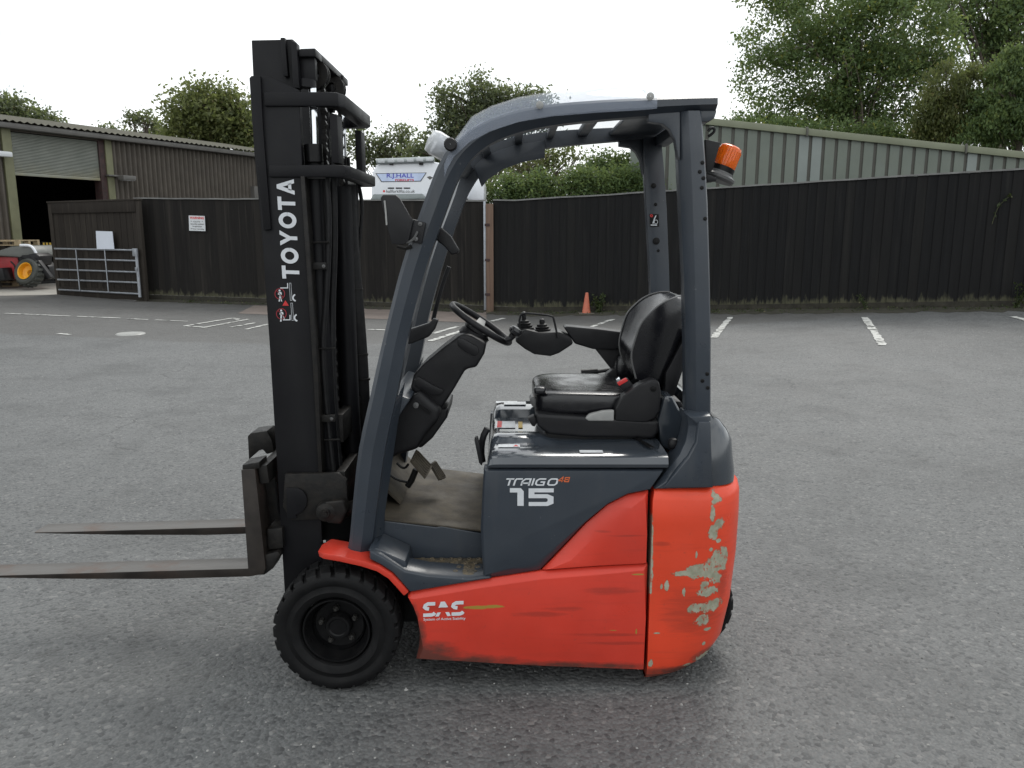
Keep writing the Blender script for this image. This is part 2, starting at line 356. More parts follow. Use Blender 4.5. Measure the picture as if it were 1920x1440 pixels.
def timber(name, dark, light, amt, moss=True):
    m, nt, b = nodes(name); e = E(nt); oi = e.n('ShaderNodeObjectInfo')
    off = e.n('ShaderNodeCombineXYZ'); 
    for i in range(3): nt.links.new(e.m('MULTIPLY', oi.outputs['Random'], 37. + 11 * i), off.inputs[i])
    P = e.scaled((26, 26, 1.3), off=off.outputs[0]); gr = e.noise(1, 6, P, .65); st = e.noise(.42, 4, P)
    c = e.mix(e.ramp(gr, .3, .75), mul(dark, .75), mul(dark, 1.3))
    c = e.mix(e.m('MULTIPLY', e.ramp(st, .56, .8), amt), c, light)
    c = e.mix(e.m('MULTIPLY', e.ramp(oi.outputs['Random'], .2, 1, 0, .6), .6), c, mul(light, .5))
    if moss:                                    # bare, mossy board ends where the stain has rotted off
        z = e.m('ADD', e.xyz()[2], e.m('MULTIPLY', e.m('SUBTRACT', e.noise(1.7, 5, e.scaled((7, 7, 2), off=off.outputs[0]), .7), .5), .55))
        c = e.mix(e.m('MULTIPLY', e.ramp(z, .0, .1, 1., 0.), .6), c, e.mix(gr, (.06, .065, .035), (.16, .15, .10)))
    nt.links.new(c, b.inputs['Base Color']); b.inputs['Roughness'].default_value = .8; b.inputs['Specular IOR Level'].default_value = .2
    e.bump(gr, .5, .004, b); return m
FENCE = timber('black_stained_timber', (.0085, .0086, .0092), (.036, .034, .031), .4)
FENCEL = timber('faded_black_timber', (.0125, .0115, .0108), (.06, .053, .046), .55)
GATEW = timber('weathered_gate_timber', (.024, .02, .017), (.10, .086, .07), .6, False)
POSTW = timber('reddish_timber_post', (.16, .105, .078), (.26, .19, .15), .5)
CAPR = M('grey_capping_strip', (.16, .16, .155), .7, var=.3, vs=5)
GALV = M('galvanised_steel', (.34, .36, .39), .42, .6, var=.2, vs=12, bump=.1)
KERBW = M('mossy_gravel_board', (.026, .023, .017), .9, var=.5, vs=6, bump=.5, bs=40, dust=(.04, .045, .022), dustamt=.5)
CLAD = M('brown_corrugated_cladding', (.072, .060, .048), .6, var=.16, vs=1.5, bump=.1, dust=(.2, .18, .15), dustamt=.25)
ROOFM = M('lichen_fibre_cement_roof', (.10, .095, .072), .9, var=.3, vs=3, bump=.4, bs=30)
GUT = M('grey_gutter', (.11, .105, .098), .5, var=.2, vs=3)
YPOST = M('yellow_green_trim', (.15, .15, .085), .6, var=.2, vs=3)
def shutter():
    m, nt, b = nodes('grey_green_shutter'); e = E(nt); X = e.xyz()
    c = e.mix(e.ramp(e.noise(2, 4), .3, .7), (.19, .205, .18), (.255, .265, .235))
    rust = e.m('MULTIPLY', e.ramp(e.m('ADD', X[2], e.m('MULTIPLY', e.noise(1.2, 4), .8)), 3.4, 4.0, 1., 0.), e.ramp(e.noise(1.5, 5), .35, .65))
    c = e.mix(e.m('MULTIPLY', rust, .7), c, (.30, .25, .10))
    nt.links.new(c, b.inputs['Base Color']); b.inputs['Roughness'].default_value = .5; return m
SHUT = shutter()
RUSTR = M('red_primer_steel', (.032, .018, .017), .7, var=.5, vs=5, dust=(.12, .035, .03), dustamt=.5)
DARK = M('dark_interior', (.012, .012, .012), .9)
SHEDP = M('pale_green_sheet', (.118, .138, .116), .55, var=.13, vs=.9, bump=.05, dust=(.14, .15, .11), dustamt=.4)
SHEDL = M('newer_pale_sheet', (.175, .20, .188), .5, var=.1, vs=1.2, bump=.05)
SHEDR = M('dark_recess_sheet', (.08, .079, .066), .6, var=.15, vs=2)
SHEDC = M('green_capping', (.18, .195, .13), .55, var=.16, vs=1.5, dust=(.12, .12, .08), dustamt=.3)
LORRY = M('white_lorry_paint', (.80, .82, .86), .25, var=.04, vs=2, bump=0, coat=.3)
GLASS = M('dark_windscreen', (.03, .035, .035), .08, var=.2, vs=2, bump=0)
BLUEL = M('blue_lettering', (.06, .06, .5), .5, bump=0)
CONE = M('faded_orange_cone', (.48, .13, .075), .6, var=.2, vs=14, dust=(.3, .2, .15), dustamt=.4)
YELW = M('yellow_rim', (.75, .36, .02), .45, var=.15, vs=8)
MACHR = M('red_machine_paint', (.36, .018, .024), .45, var=.2, vs=5, dust=(.1, .06, .05), dustamt=.4)
MACHG = M('grey_machine_paint', (.14, .145, .135), .45, var=.2, vs=4, dust=(.12, .11, .1), dustamt=.4)
PAL = M('pallet_timber', (.36, .28, .17), .8, var=.25, vs=8, bump=.4, bs=30)
def clear(name, tint, a, rough=.06):
    m, nt, b = nodes(name); e = E(nt); b.inputs['Base Color'].default_value = (*tint, 1); b.inputs['Roughness'].default_value = rough
    f = e.ramp(e.noise(2, 2), .3, .7, a * .85, a * 1.15); nt.links.new(f, b.inputs['Alpha']); b.inputs['Specular IOR Level'].default_value = .4
    return m
POLY = clear('clear_polycarbonate', (.50, .56, .68), .17, .03)
LENSW = clear('clear_lamp_lens', (.75, .77, .8), .6, .2)
def lens():
    m, nt, b = nodes('amber_lens'); e = E(nt); X = e.xyz()
    b.inputs['Base Color'].default_value = (.95, .16, .01, 1); b.inputs['Roughness'].default_value = .16
    b.inputs['Transmission Weight'].default_value = .25; b.inputs['Subsurface Weight'].default_value = .25; b.inputs['Subsurface Radius'].default_value = (.03, .012, .004)
    b.inputs['Subsurface Scale'].default_value = .6
    return m
AMBER = lens()
def leaf(name, cols, trans=.35):
    m, nt, b = nodes(name); e = E(nt); gi = e.n('ShaderNodeNewGeometry'); ri = gi.outputs['Random Per Island']
    c = e.mix(e.ramp(ri, 0, .75), cols[0], cols[1]); c = e.mix(e.ramp(ri, .93, .97), c, cols[2])
    c = e.mix(e.ramp(e.noise(.9, 3), .40, .60), c, e.mix(.55, c, cols[0]))
    nt.links.new(c, b.inputs['Base Color']); b.inputs['Roughness'].default_value = .5; b.inputs['Specular IOR Level'].default_value = .3
    t = e.n('ShaderNodeBsdfTranslucent'); nt.links.new(e.mix(.45, c, (.30, .36, .10)), t.inputs['Color'])
    mxs = e.n('ShaderNodeMixShader'); mxs.inputs[0].default_value = trans
    nt.links.new(b.outputs[0], mxs.inputs[1]); nt.links.new(t.outputs[0], mxs.inputs[2]); nt.links.new(mxs.outputs[0], nt.nodes['Material Output'].inputs['Surface'])
    return m
LEAFA = leaf('ash_leaves', ((.075, .12, .05), (.15, .22, .085), (.30, .28, .05)), .5)
LEAFB = leaf('olive_leaves', ((.07, .088, .038), (.175, .19, .07), (.20, .15, .07)), .5)
LEAFC = leaf('conifer_leaves', ((.055, .095, .04), (.13, .19, .07), (.15, .17, .05)), .48)
LEAFD = leaf('grey_green_leaves', ((.065, .082, .052), (.145, .168, .10), (.18, .16, .08)), .5)
LEAFW = leaf('weed_leaves', ((.02, .032, .012), (.05, .068, .024), (.2, .18, .1)), .3)
BARK = M('bark', (.085, .07, .055), .9, var=.35, vs=4, bump=.6, bs=20)
BARKL = M('pale_bark', (.19, .165, .13), .9, var=.25, vs=4, bump=.5, bs=20)

# ------------------------------------------------------------------ ground and markings
xs = sorted(set([-400, -150, -60, -30, -22, 30, 60, 150, 400] + [round(-16 + .75 * i, 3) for i in range(40)] + [.2, 13, -16]))
ys = sorted(set([-60, -20, -8, -3, 0, 2, 4] + [round(5 + .5 * i, 3) for i in range(27)] + [20, 24, 30, 45, 80, 200, 500]))
gv = [(x, y, g(x, y)) for y in ys for x in xs]; nx = len(xs)
gf = [(j * nx + i, j * nx + i + 1, (j + 1) * nx + i + 1, (j + 1) * nx + i) for j in range(len(ys) - 1) for i in range(nx - 1)]
ground = struct(mesh('ground', gv, gf, ASPH, smooth=60))
def sheet(name, q, mat, h, n=12, m=4, parent=None):         # sheet laid on the ground, h above it
    a, b, c, d = [Vector(p) for p in q]; v = []
    for j in range(m + 1):
        for i in range(n + 1):
            p = (a * (1 - i / n) + b * (i / n)) * (1 - j / m) + (d * (1 - i / n) + c * (i / n)) * (j / m); v.append((p.x, p.y, g(p.x, p.y) + h))
    f = [(j * (n + 1) + i, j * (n + 1) + i + 1, (j + 1) * (n + 1) + i + 1, (j + 1) * (n + 1) + i) for j in range(m) for i in range(n)]
    return mesh(name, v, f, mat, parent, smooth=0)
def line(pa, pb, w, jag=.012, gaps=()):                     # a painted line between two seen points, its edges worn ragged
    a, b = G(*pa), G(*pb); d = b - a; n = max(6, int(d.length / .07)); nrm = Vector((-d.y, d.x, 0)).normalized(); v, f = [], []
    for i in range(n + 1):
        p = a + d * (i / n)
        for s in (-1, 1):
            q = p + nrm * s * (w / 2 + random.uniform(-jag, jag)); v.append((q.x, q.y, g(q.x, q.y) + .007))
    for i in range(n):
        if not any(lo <= i / n <= hi for lo, hi in gaps): f.append((2 * i, 2 * i + 1, 2 * i + 3, 2 * i + 2))
    return mesh('painted_line', v, f, LINE, ground, smooth=0)
struct(sheet('concrete_yard', (G(-700, 572), G(104, 553), Vector((-8.9, 40, 0)), Vector((-60, 40, 0))), CONC, .005, 20, 6))
struct(sheet('pavement', (G(446, 588), G(912, 606), G(912, 583), G(476, 573)), PINK, .004, 16, 4))
line((1370, 595), (1338, 634), .10); line((1620, 595), (1655, 648), .11, gaps=((.38, .40), (.52, .53))); line((1898, 594), (1945, 606), .1)
line((1150, 599), (1098, 617), .09, gaps=((.28, .33), (.55, .6))); line((945, 597), (921, 603), .09); line((858, 612.5), (812, 626), .09); line((868, 620), (806, 640), .09)
line((690, 618), (730, 619.5), .1); line((10, 588), (226, 597), .07, .01, ((.55, .6),)); line((238, 598), (352, 603), .06, .012, ((.3, .42),))
line((345, 612), (436, 597), .06); line((436, 597), (448, 598.5), .06); line((448, 598.5), (440, 601), .06); line((466, 599), (380, 615), .07); line((345, 612), (386, 614), .07)
line((478, 606), (432, 614), .07, .012, ((.4, .5),)); line((505, 608), (462, 618), .07, .012); line((110, 626), (132, 628), .08)
cv = G(245, 626); 
o = lathe('inspection_cover', [(.001, .014), (.2, .014), (.215, .004), (.23, -.01)], cv, (0, 0, 1), M('pale_cover_metal', (.30, .30, .285), .5, var=.2, vs=8), None, 24)
struct(o)
# loose chips on the asphalt near the camera
cvv, cff = [], []
for _ in range(5200):
    y = 1.9 + 9 * random.random() ** 1.5; x = random.uniform(-.78, .78) * y; z = g(x, y); r_ = random.uniform(.0022, .0065) * (1.5 if random.random() < .06 else 1)
    a = random.uniform(0, 6.3); i0 = len(cvv)
    for k in range(4): cvv.append((x + r_ * math.cos(a + k * 1.57) * random.uniform(.6, 1.3), y + r_ * math.sin(a + k * 1.57) * random.uniform(.6, 1.3), z - .001))
    cvv.append((x, y, z + r_ * .7)); cff += [(i0 + k, i0 + (k + 1) % 4, i0 + 4) for k in range(4)]
cm, cnt, cb = nodes('stone_chips'); ce = E(cnt)
cnt.links.new(ce.mix(ce.ramp(ce.n('ShaderNodeNewGeometry').outputs['Random Per Island'], 0, 1), (.07, .07, .068), (.33, .325, .31)), cb.inputs['Base Color']); cb.inputs['Roughness'].default_value = .8
o = mesh('loose_stone_chips', cvv, cff, cm, None, smooth=0); o['kind'] = 'stuff'; o['label'] = 'small loose stone chips on the asphalt'

# ------------------------------------------------------------------ fences
def onwall(px, py, A, B, off=0.):       # a seen point on the upright plane through A and B, off metres in front of it
    u, f, up = ray(px, py); d = Vector((B.x - A.x, B.y - A.y)).normalized(); n = Vector((d.y, -d.x))
    if n.y > 0: n = -n
    t = ((A.x + n.x * off) * n.x + (A.y + n.y * off) * n.y) / (u * n.x + f * n.y)
    return Vector((u * t, f * t, CAMH + up * t))
def atd(px, d, z=None):                 # ground point below column px at forward distance d
    u, f, up = ray(px, 580); x = u * d / f; return Vector((x, d, g(x, d) if z is None else z))
def board_mesh(w, h, th, k):
    me_v = [(0, 0, 0), (w, 0, 0), (w, th, 0), (0, th, 0)]; v = []
    t2 = th * .45
    for zz, dx in ((0, 0), (h + random.uniform(-.006, .016), random.uniform(-.008, .008))):
        v += [(dx, -th, zz), (w + dx, -t2, zz), (w + dx, 0, zz), (dx, 0, zz)]
    f = [(0, 1, 2, 3), (7, 6, 5, 4)] + [(i, (i + 1) % 4, 4 + (i + 1) % 4, 4 + i) for i in range(4)]
    me = bpy.data.meshes.new('board'); me.from_pydata([Vector(p) for p in v], [], f); finish(me, 0); return me
def fence(name, label, A, B, H, bw, mat, base=.13):
    root = thing(name, label, 'fence', A); d = Vector((B.x - A.x, B.y - A.y, 0)); Ln = d.length; d.normalize(); rz = math.atan2(d.y, d.x)
    front = Vector((d.y, -d.x, 0)); front = front if front.y < 0 else -front
    if (Matrix.Rotation(rz, 3, 'Z') @ Vector((0, -1, 0))).dot(front) < 0: rz += math.pi; A, B, d = B, A, -d
    ms = [board_mesh(bw * 1.09, H - base, .026, k) for k in range(5)]
    for m_ in ms: m_.materials.append(mat)
    n = int(Ln / bw)
    for i in range(n):
        p = A + d * (i * Ln / n); z = g(p.x, p.y) + base
        o = bpy.data.objects.new('board', random.choice(ms)); COL.objects.link(o); o.parent = root
        o.location = Vector((p.x, p.y, z)) - root.location; o.rotation_euler = (random.uniform(-.002, .002), 0, rz + random.uniform(-.012, .012))
    k = 24; vv, ff = [], []
    def strip(nm, z0, z1, y0, y1, m_):      # long rail following the slope
        vv, ff = [], []
        for i in range(k + 1):
            p = A + d * (Ln * i / k); gz = g(p.x, p.y)
            jz = random.uniform(-.007, .007) if nm == 'capping' else 0
            for (yy, zz) in ((y0, z0), (y1, z0), (y1, z1), (y0, z1)): q = p + front * yy; vv.append((q.x, q.y, gz + zz + jz))
        for i in range(k):
            for j in range(4): ff.append((4 * i + j, 4 * i + (j + 1) % 4, 4 * i + 4 + (j + 1) % 4, 4 * i + 4 + j))
        ff += [(0, 1, 2, 3), (4 * k, 4 * k + 1, 4 * k + 2, 4 * k + 3)]
        return mesh(nm, vv, ff, m_, root, smooth=30)
    strip('capping', H + .002, H + .03, -.05, .045, CAPR); strip('gravel_board', -.02, base - .004, -.02, .02, KERBW)
    for zr in (.45, 1.15, 1.9): strip('rail', zr, zr + .09, -.10, -.012, mat)
    return root
RA, RB = atd(926, 16.5), Vector((10.4, 12.6, 0)); RB = Vector((RB.x, RB.y, g(RB.x, RB.y)))
fence('board_fence', 'long black board fence with grey top strip behind the forklift, right of the reddish post', RA, RB, 2.25, .155, FENCE)
LA, LB = atd(912, 16.62), atd(270, 18.15)
fence('board_fence', 'faded black board fence with warning sign, between the timber gate and the reddish post', LA, LB, 2.24, .15, FENCEL)
pt = thing('fence_post', 'reddish brown timber post with galvanised edge strip where the two fences meet', 'post', atd(919, 16.45))
p0 = atd(919, 16.45)
box('post', (p0.x - .075, p0.y - .07, p0.z - .05), (p0.x + .075, p0.y + .07, p0.z + 2.19), POSTW, pt, bev=.006)
box('edge_strip', (p0.x - .125, p0.y - .03, p0.z + .05), (p0.x - .08, p0.y + .02, p0.z + 2.24), GALV, pt, bev=.003)
for zz in (.35, 1.05, 1.75): box('hinge_plate', (p0.x - .10, p0.y - .085, p0.z + zz), (p0.x + .0, p0.y - .072, p0.z + zz + .05), RUSTR, pt, bev=.002)
# mossy dirt at the foot of the fences
DIRT = M('mossy_dirt', (.034, .030, .022), .95, var=.5, vs=5, bump=.6, bs=30, dust=(.035, .044, .018), dustamt=.6)
def dirt(A, B, w):
    d = (B - A); nf = Vector((d.y, -d.x, 0)).normalized(); nf = nf if nf.y < 0 else -nf; n = 90; v, f = [], []
    for i in range(n + 1):
        p = A + d * (i / n)
        for k, q in enumerate((p + nf * .02, p + nf * (w * random.uniform(.65, 1.25)))): v.append((q.x, q.y, g(q.x, q.y) + (.03 if k == 0 else .003)))
    for i in range(n): f.append((2 * i, 2 * i + 1, 2 * i + 3, 2 * i + 2))
    o = struct(mesh('dirt_verge', v, f, DIRT, None, smooth=60))
dirt(RA, RB, .55); dirt(LA, LB, .35)
def leafcloud(centers, spread, n, size, flat=.5):
    c = np.repeat(centers, n, axis=0); N = len(c)
    p = c + rng.normal(0, 1, (N, 3)) * np.asarray(spread)
    a = rng.normal(0, 1, (N, 3)); a /= np.linalg.norm(a, axis=1, keepdims=True)
    b = np.cross(a, rng.normal(0, 1, (N, 3))); b /= np.linalg.norm(b, axis=1, keepdims=True)
    s = size * rng.uniform(.6, 1.35, (N, 1)); a *= s; b *= s * flat
    v = np.stack([p - a, p - b * 1.0 + a * .1, p + a, p + b + a * .1], 1).reshape(-1, 3)
    return v, N
def leafmesh(name, v, N, mat, parent=None):
    me = bpy.data.meshes.new(name); me.vertices.add(4 * N); me.vertices.foreach_set('co', v.astype(np.float32).ravel())
    me.loops.add(4 * N); me.loops.foreach_set('vertex_index', np.arange(4 * N, dtype=np.int32))
    me.polygons.add(N); me.polygons.foreach_set('loop_start', np.arange(0, 4 * N, 4, dtype=np.int32)); me.polygons.foreach_set('loop_total', np.full(N, 4, np.int32))
    me.update(); me.validate(); return link(name, me, mat, parent)
cs = []
for A, B, n in ((RA, RB, 260), (LA, LB, 120)):
    for _ in range(n):
        p = A + (B - A) * random.random(); w = random.uniform(.03, .45) ** 1.3; cs.append((p.x - .08 * w, p.y - w, g(p.x, p.y) + .02))
v, N = leafcloud(np.array(cs), (.07, .05, .018), 9, .018)
o = leafmesh('low_weeds', v, N, LEAFW); o['kind'] = 'stuff'; o['label'] = 'low weeds and leaf litter along the foot of the fences'
# weeds that stand out
def weed(name, label, base, h, n, sz):
    r_ = thing(name, label, 'plant', base); b = Vector(base); cc = []
    for k in range(n):
        tip = b + Vector((random.uniform(-.5, .5) * h, random.uniform(-.25, .1) * h, h * random.uniform(.6, 1)))
        path = smooth_path([b, b.lerp(tip, .5) + Vector((0, 0, .12 * h)), tip], 2); tube('stem', path, .006, LEAFW, r_, n=5)
        cc += [tuple(q) for q in path[2:]]
    v, N = leafcloud(np.array(cc), (.03, .03, .03), 3, sz); leafmesh('foliage', v, N, LEAFW, r_)
q = onwall(1122, 583, RA, RB, .12); weed('weed_plant', 'small dark weed growing beside the orange cone', (q.x, q.y, g(q.x, q.y)), .36, 6, .035)
q = onwall(1622, 586, RA, RB, .1); weed('weed_plant', 'thin weed at the fence foot above the middle parking line', (q.x, q.y, g(q.x, q.y)), .28, 3, .02)
q = onwall(1905, 590, RA, RB, .15); weed('weed_plant', 'leafy weed at the fence foot by the right edge', (q.x, q.y, g(q.x, q.y)), .42, 5, .03)
r_ = thing('bramble_shoot', 'thin bramble shoot hanging through the black fence on the right', 'plant', onwall(1862, 418, RA, RB, .03))
pth = [onwall(x, y, RA, RB, .05) for x, y in ((1860, 420), (1866, 400), (1873, 385), (1885, 374), (1893, 368))]
tube('stem', smooth_path(pth), .006, LEAFW, r_, n=5); v, N = leafcloud(np.array([tuple(q) for q in pth[1:] + [pth[-1]] * 2]), (.02, .02, .02), 3, .035); leafmesh('foliage', v, N, LEAFW, r_)

# ------------------------------------------------------------------ timber gate, steel gate and signs
GR, GL = Vector((-8.1, 17.8, .12)), Vector((-11.0, 19.4, .16))
gd = (GL - GR); gd.z = 0; glen = gd.length; gd.normalize(); gfront = Vector((gd.y, -gd.x, 0)); gfront = gfront if gfront.y < 0 else -gfront
def gp(s, t, o): return GR + gd * s + Vector((0, 0, t)) + gfront * o
def gbox(nm, s0, s1, t0, t1, o0, o1, m_, par, **k): return extr(nm, [gp(s0, t0, o0), gp(s1, t0, o0), gp(s1, t1, o0), gp(s0, t1, o0)], gfront * (o1 - o0), m_, par, **k)
gate = thing('timber_gate', 'weathered brown board gate standing open at the left end of the fence', 'gate', GR)
n = 15
for i in range(n):
    a = .1 + (glen - .2) * i / n; gbox('board', a, a + (glen - .2) / n - .012, .06, 2.12 + random.uniform(-.01, .01), 0, .02 + random.uniform(0, .006), GATEW, gate)
gbox('stile', 0, .12, .0, 2.198, -.02, .05, GATEW, gate, bev=.004); gbox('stile', glen - .14, glen, .0, 2.2, -.02, .05, GATEW, gate, bev=.004)
gbox('top_rail', .122, glen - .142, 1.96, 2.2, .03, .06, GATEW, gate, bev=.004); gbox('top_capping', -.01, glen + .01, 2.202, 2.24, -.04, .07, GATEW, gate, bev=.004); gbox('bottom_rail', .122, glen - .142, .02, .24, .03, .06, GATEW, gate, bev=.004)
sg = thing('steel_field_gate', 'galvanised five-bar steel gate fixed to the front of the timber gate', 'gate', gp(.2, 0, .1))
for t0, t1 in ((1.13, 1.14), (.90, .905), (.65, .65), (.42, .41), (.17, .17)): tube('bar', [gp(.16, t0, .11), gp(glen - .2, t1, .11)], .021, GALV, sg, n=8)
for s_ in (glen * .36, glen * .68): tube('upright', [gp(s_, 1.13, .14), gp(s_, .17, .14)], .014, GALV, sg, n=8)
tube('end_post', [gp(.14, 1.16, .11), gp(.14, .1, .11)], .034, GALV, sg, n=10)
gbox('latch', .06, .2, 1.0, 1.17, .12, .17, GALV, sg, bev=.008); gbox('latch_bracket', .1, .17, .68, .76, .13, .16, GALV, sg, bev=.005)
def wall_sign(nm, label, px, A, B, off, m_):
    q = [onwall(x, y, A, B, off) for x, y in px]; nn = (q[1] - q[0]).cross(q[2] - q[0]).normalized(); nn = nn if nn.y < 0 else -nn
    r_ = thing(nm, label, 'sign', q[3]); extr('panel', q, nn * .006, m_, r_); return r_, q, nn
wall_sign('blank_sign', 'blank white sign fixed to the open timber gate', ((180, 433), (211, 434), (214.5, 467), (182, 467)), GR, GL, .13, M('white_board', (.66, .70, .78), .4, var=.04, bump=0))
ws, q, nn = wall_sign('warning_sign', 'white warning sign with red heading on the faded black fence', ((354, 404), (384, 405), (385.5, 433.5), (355, 432.5)), LA, LB, .06, WPAP)
fq = quad_map(q[3] + nn * .009, q[2] - q[3], q[0] - q[3])
decal('heading', *text_polys('WARNING', .03), lambda a, b: fq(.06 + .88 * a, .77 + .17 * b), REDP, ws)
for (tx, x0, x1, y0, y1) in (('*  CCTV  *', .12, .86, .56, .66), ('security system', .1, .92, .38, .5), ('in operation', .22, .8, .23, .34), ('24 hour recording', .1, .92, .07, .17)):
    decal('small_print', *text_polys(tx, .015), lambda a, b: fq(x0 + (x1 - x0) * a, y0 + (y1 - y0) * b), BLK, ws)

# ------------------------------------------------------------------ warehouse
WA, WBk = Vector((-13.56, 22, .2)), Vector((-9.44, 30.1, .15)); wd = Vector((WBk.x - WA.x, WBk.y - WA.y, 0)).normalized(); wf = Vector((wd.y, -wd.x, 0)); wf = wf if wf.y < 0 else -wf
EAVE = 4.42
wh = thing('warehouse', 'low brown corrugated warehouse with half-raised roller shutter behind the timber gate', 'warehouse', WA)
def wp(s, z, o): return Vector((WA.x, WA.y, 0)) + wd * s + wf * o + Vector((0, 0, z))
def ws_(px, py=300): q = onwall(px, py, WA, WBk); return (q - Vector((WA.x, WA.y, 0))).dot(wd)
def wbox(nm, s0, s1, z0, z1, o0, o1, m_, par=wh, **k): return extr(nm, [wp(s0, z0, o0), wp(s1, z0, o0), wp(s1, z1, o0), wp(s0, z1, o0)], wf * (o1 - o0), m_, par, **k)
def corr(nm, s0, s1, z0, z1, m_, pitch=.178, dep=.085, par=wh):
    v, f = [], []; n = max(2, int(round((s1 - s0) / pitch)) * 4)
    for i in range(n + 1):
        s = s0 + (s1 - s0) * i / n; o_ = dep if i % 4 in (1, 2) else 0
        s += (s1 - s0) / n * (.25 if i % 4 == 1 else (.0 if i % 4 == 2 else 0))
        v += [wp(s, z0, o_), wp(s, z1, o_)]
    for i in range(n): f.append((2 * i, 2 * i + 2, 2 * i + 3, 2 * i + 1))
    return mesh(nm, v, f, m_, par, smooth=0)
sD0, sD1 = ws_(28, 350), ws_(190, 350); s_ = sD1 + .42; k = 0
while s_ < 12.8: corr('cladding_sheet', s_, s_ + 1.068, -.1, EAVE, CLAD); s_ += 1.07; k += 1
for k in range(4): corr('cladding_sheet', sD0 - .25 - 1.07 * (k + 1), sD0 - .25 - 1.07 * k - .002, -.1, EAVE, CLAD)
wbox('door_post', sD0 - .25, sD0, 0, EAVE - .05, -.1, .08, YPOST, bev=.01); wbox('door_post', sD1 + .2, sD1 + .42, 0, EAVE - .02, -.05, .07, YPOST, bev=.01)
wbox('steel_jamb', sD1 + .002, sD1 + .198, 0, EAVE - .03, -.3, .03, RUSTR, bev=.01)
q = onwall(100, 327, WA, WBk); zs = q.z; v, f = [], []; n = 26
for i in range(n * 3 + 1):
    zz = zs + (EAVE - .12 - zs) * i / (n * 3); o_ = (-.04, -.015, -.02)[i % 3]; v += [wp(sD0 + .001, zz, o_), wp(sD1 - .001, zz, o_)]
for i in range(n * 3): f.append((2 * i, 2 * i + 1, 2 * i + 3, 2 * i + 2))
mesh('roller_shutter', v, f, SHUT, wh, smooth=0); wbox('shutter_bottom_bar', sD0 + .003, sD1 - .003, zs - .09, zs - .004, -.06, -.005, SHUT, bev=.008)
wbox('lintel', sD0 - .25, sD1 + .42, EAVE - .1, EAVE, -.12, .02, CLAD)
# the hall behind the opening
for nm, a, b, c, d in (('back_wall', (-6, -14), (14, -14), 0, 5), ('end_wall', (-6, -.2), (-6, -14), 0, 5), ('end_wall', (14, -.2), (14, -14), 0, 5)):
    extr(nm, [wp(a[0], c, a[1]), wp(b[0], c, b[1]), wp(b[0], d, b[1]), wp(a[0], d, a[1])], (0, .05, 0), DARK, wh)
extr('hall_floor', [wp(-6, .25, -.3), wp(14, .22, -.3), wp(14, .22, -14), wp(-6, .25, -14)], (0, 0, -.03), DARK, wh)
v, f = [], []; n = 110
for i in range(n * 2 + 1):
    s = -7 + 21.5 * i / (n * 2); dz = .05 if i % 2 else 0; v += [wp(s, EAVE + .1 + dz, .35), wp(s, EAVE + 1.25 + dz, -7), wp(s, EAVE + .1 + dz - 0, -14)]
for i in range(n * 2):
    for k in range(2): f.append((3 * i + k, 3 * i + 3 + k, 3 * i + 4 + k, 3 * i + 1 + k))
mesh('roof', v, f, ROOFM, wh, smooth=0)
wbox('gutter', -7, 14, EAVE - .06, EAVE + .09, .1, .3, GUT, bev=.04); wbox('soffit', -7, 14, EAVE + .0, EAVE + .04, -.1, .1, GUT)
q = onwall(213, 333, WA, WBk); s_ = (q - Vector((WA.x, WA.y, 0))).dot(wd)
fl = thing('floodlight', 'small grey floodlight on the warehouse wall beside the shutter', 'lamp', wp(s_, q.z, .1)); wbox('arm', s_ - .3, s_ + .1, q.z + .02, q.z + .07, .05, .2, GUT, fl, bev=.01); wbox('head', s_ + .0, s_ + .45, q.z - .08, q.z + .06, .2, .45, GUT, fl, bev=.03); wbox('glass', s_ + .03, s_ + .42, q.z - .085, q.z - .079, .23, .42, WPAP, fl)
q = onwall(473, 355, WA, WBk); s_ = (q - Vector((WA.x, WA.y, 0))).dot(wd)
fl = thing('meter_box', 'grey box and pipe on the far end of the warehouse wall', 'box', wp(s_, q.z, .1)); wbox('case', s_ - .15, s_ + .3, q.z - .35, q.z + .1, .05, .25, GUT, fl, bev=.01); wbox('pipe', s_, s_ + .1, 0, q.z - .36, .06, .14, GUT, fl, bev=.01)
q = onwall(3, 290, WA, WBk); s_ = (q - Vector((WA.x, WA.y, 0))).dot(wd); fl = thing('floodlight', 'white floodlight on the warehouse wall at the left edge', 'lamp', wp(s_, q.z, .1))
wbox('head', s_ - .3, s_ + .06, q.z - .08, q.z + .06, .15, .4, WPAP, fl, bev=.04); wbox('arm', s_ - .2, s_ - .1, q.z - .03, q.z + .03, .03, .15, GUT, fl, bev=.01)

# ------------------------------------------------------------------ machine, pallets, barrier by the warehouse
def mpx(px, py, d): return U(px, py, d)
mc = thing('compact_loader', 'red and grey compact loader with yellow wheel rim beside the open warehouse', 'loader', U(30, 525, 21))
prism('body', [(-60, 482), (33, 480), (36, 524), (-60, 528)], 20.9, 22.2, MACHR, mc, bev=.05)
prism('hood', [(-60, 478), (-5, 470), (20, 462), (56, 460), (66, 470), (69, 480), (45, 484), (20, 482)], 20.8, 22.3, MACHG, mc, bev=.06, seg=3)
ptube('hood_rail', [(38, 460), (56, 460), (63, 466), (68, 475)], 20.74, .035, LORRY, mc, sm=2, n=8)
prism('mudguard', [(33, 482), (66, 474), (74, 480), (73, 498), (60, 492), (40, 490), (34, 494)], 20.6, 21.2, BLK, mc, bev=.04)
wc = U(50, 509, 20.5); r0 = 25 * 20.5 / 1497; ax = Vector((-.25, -1, .35)).normalized()
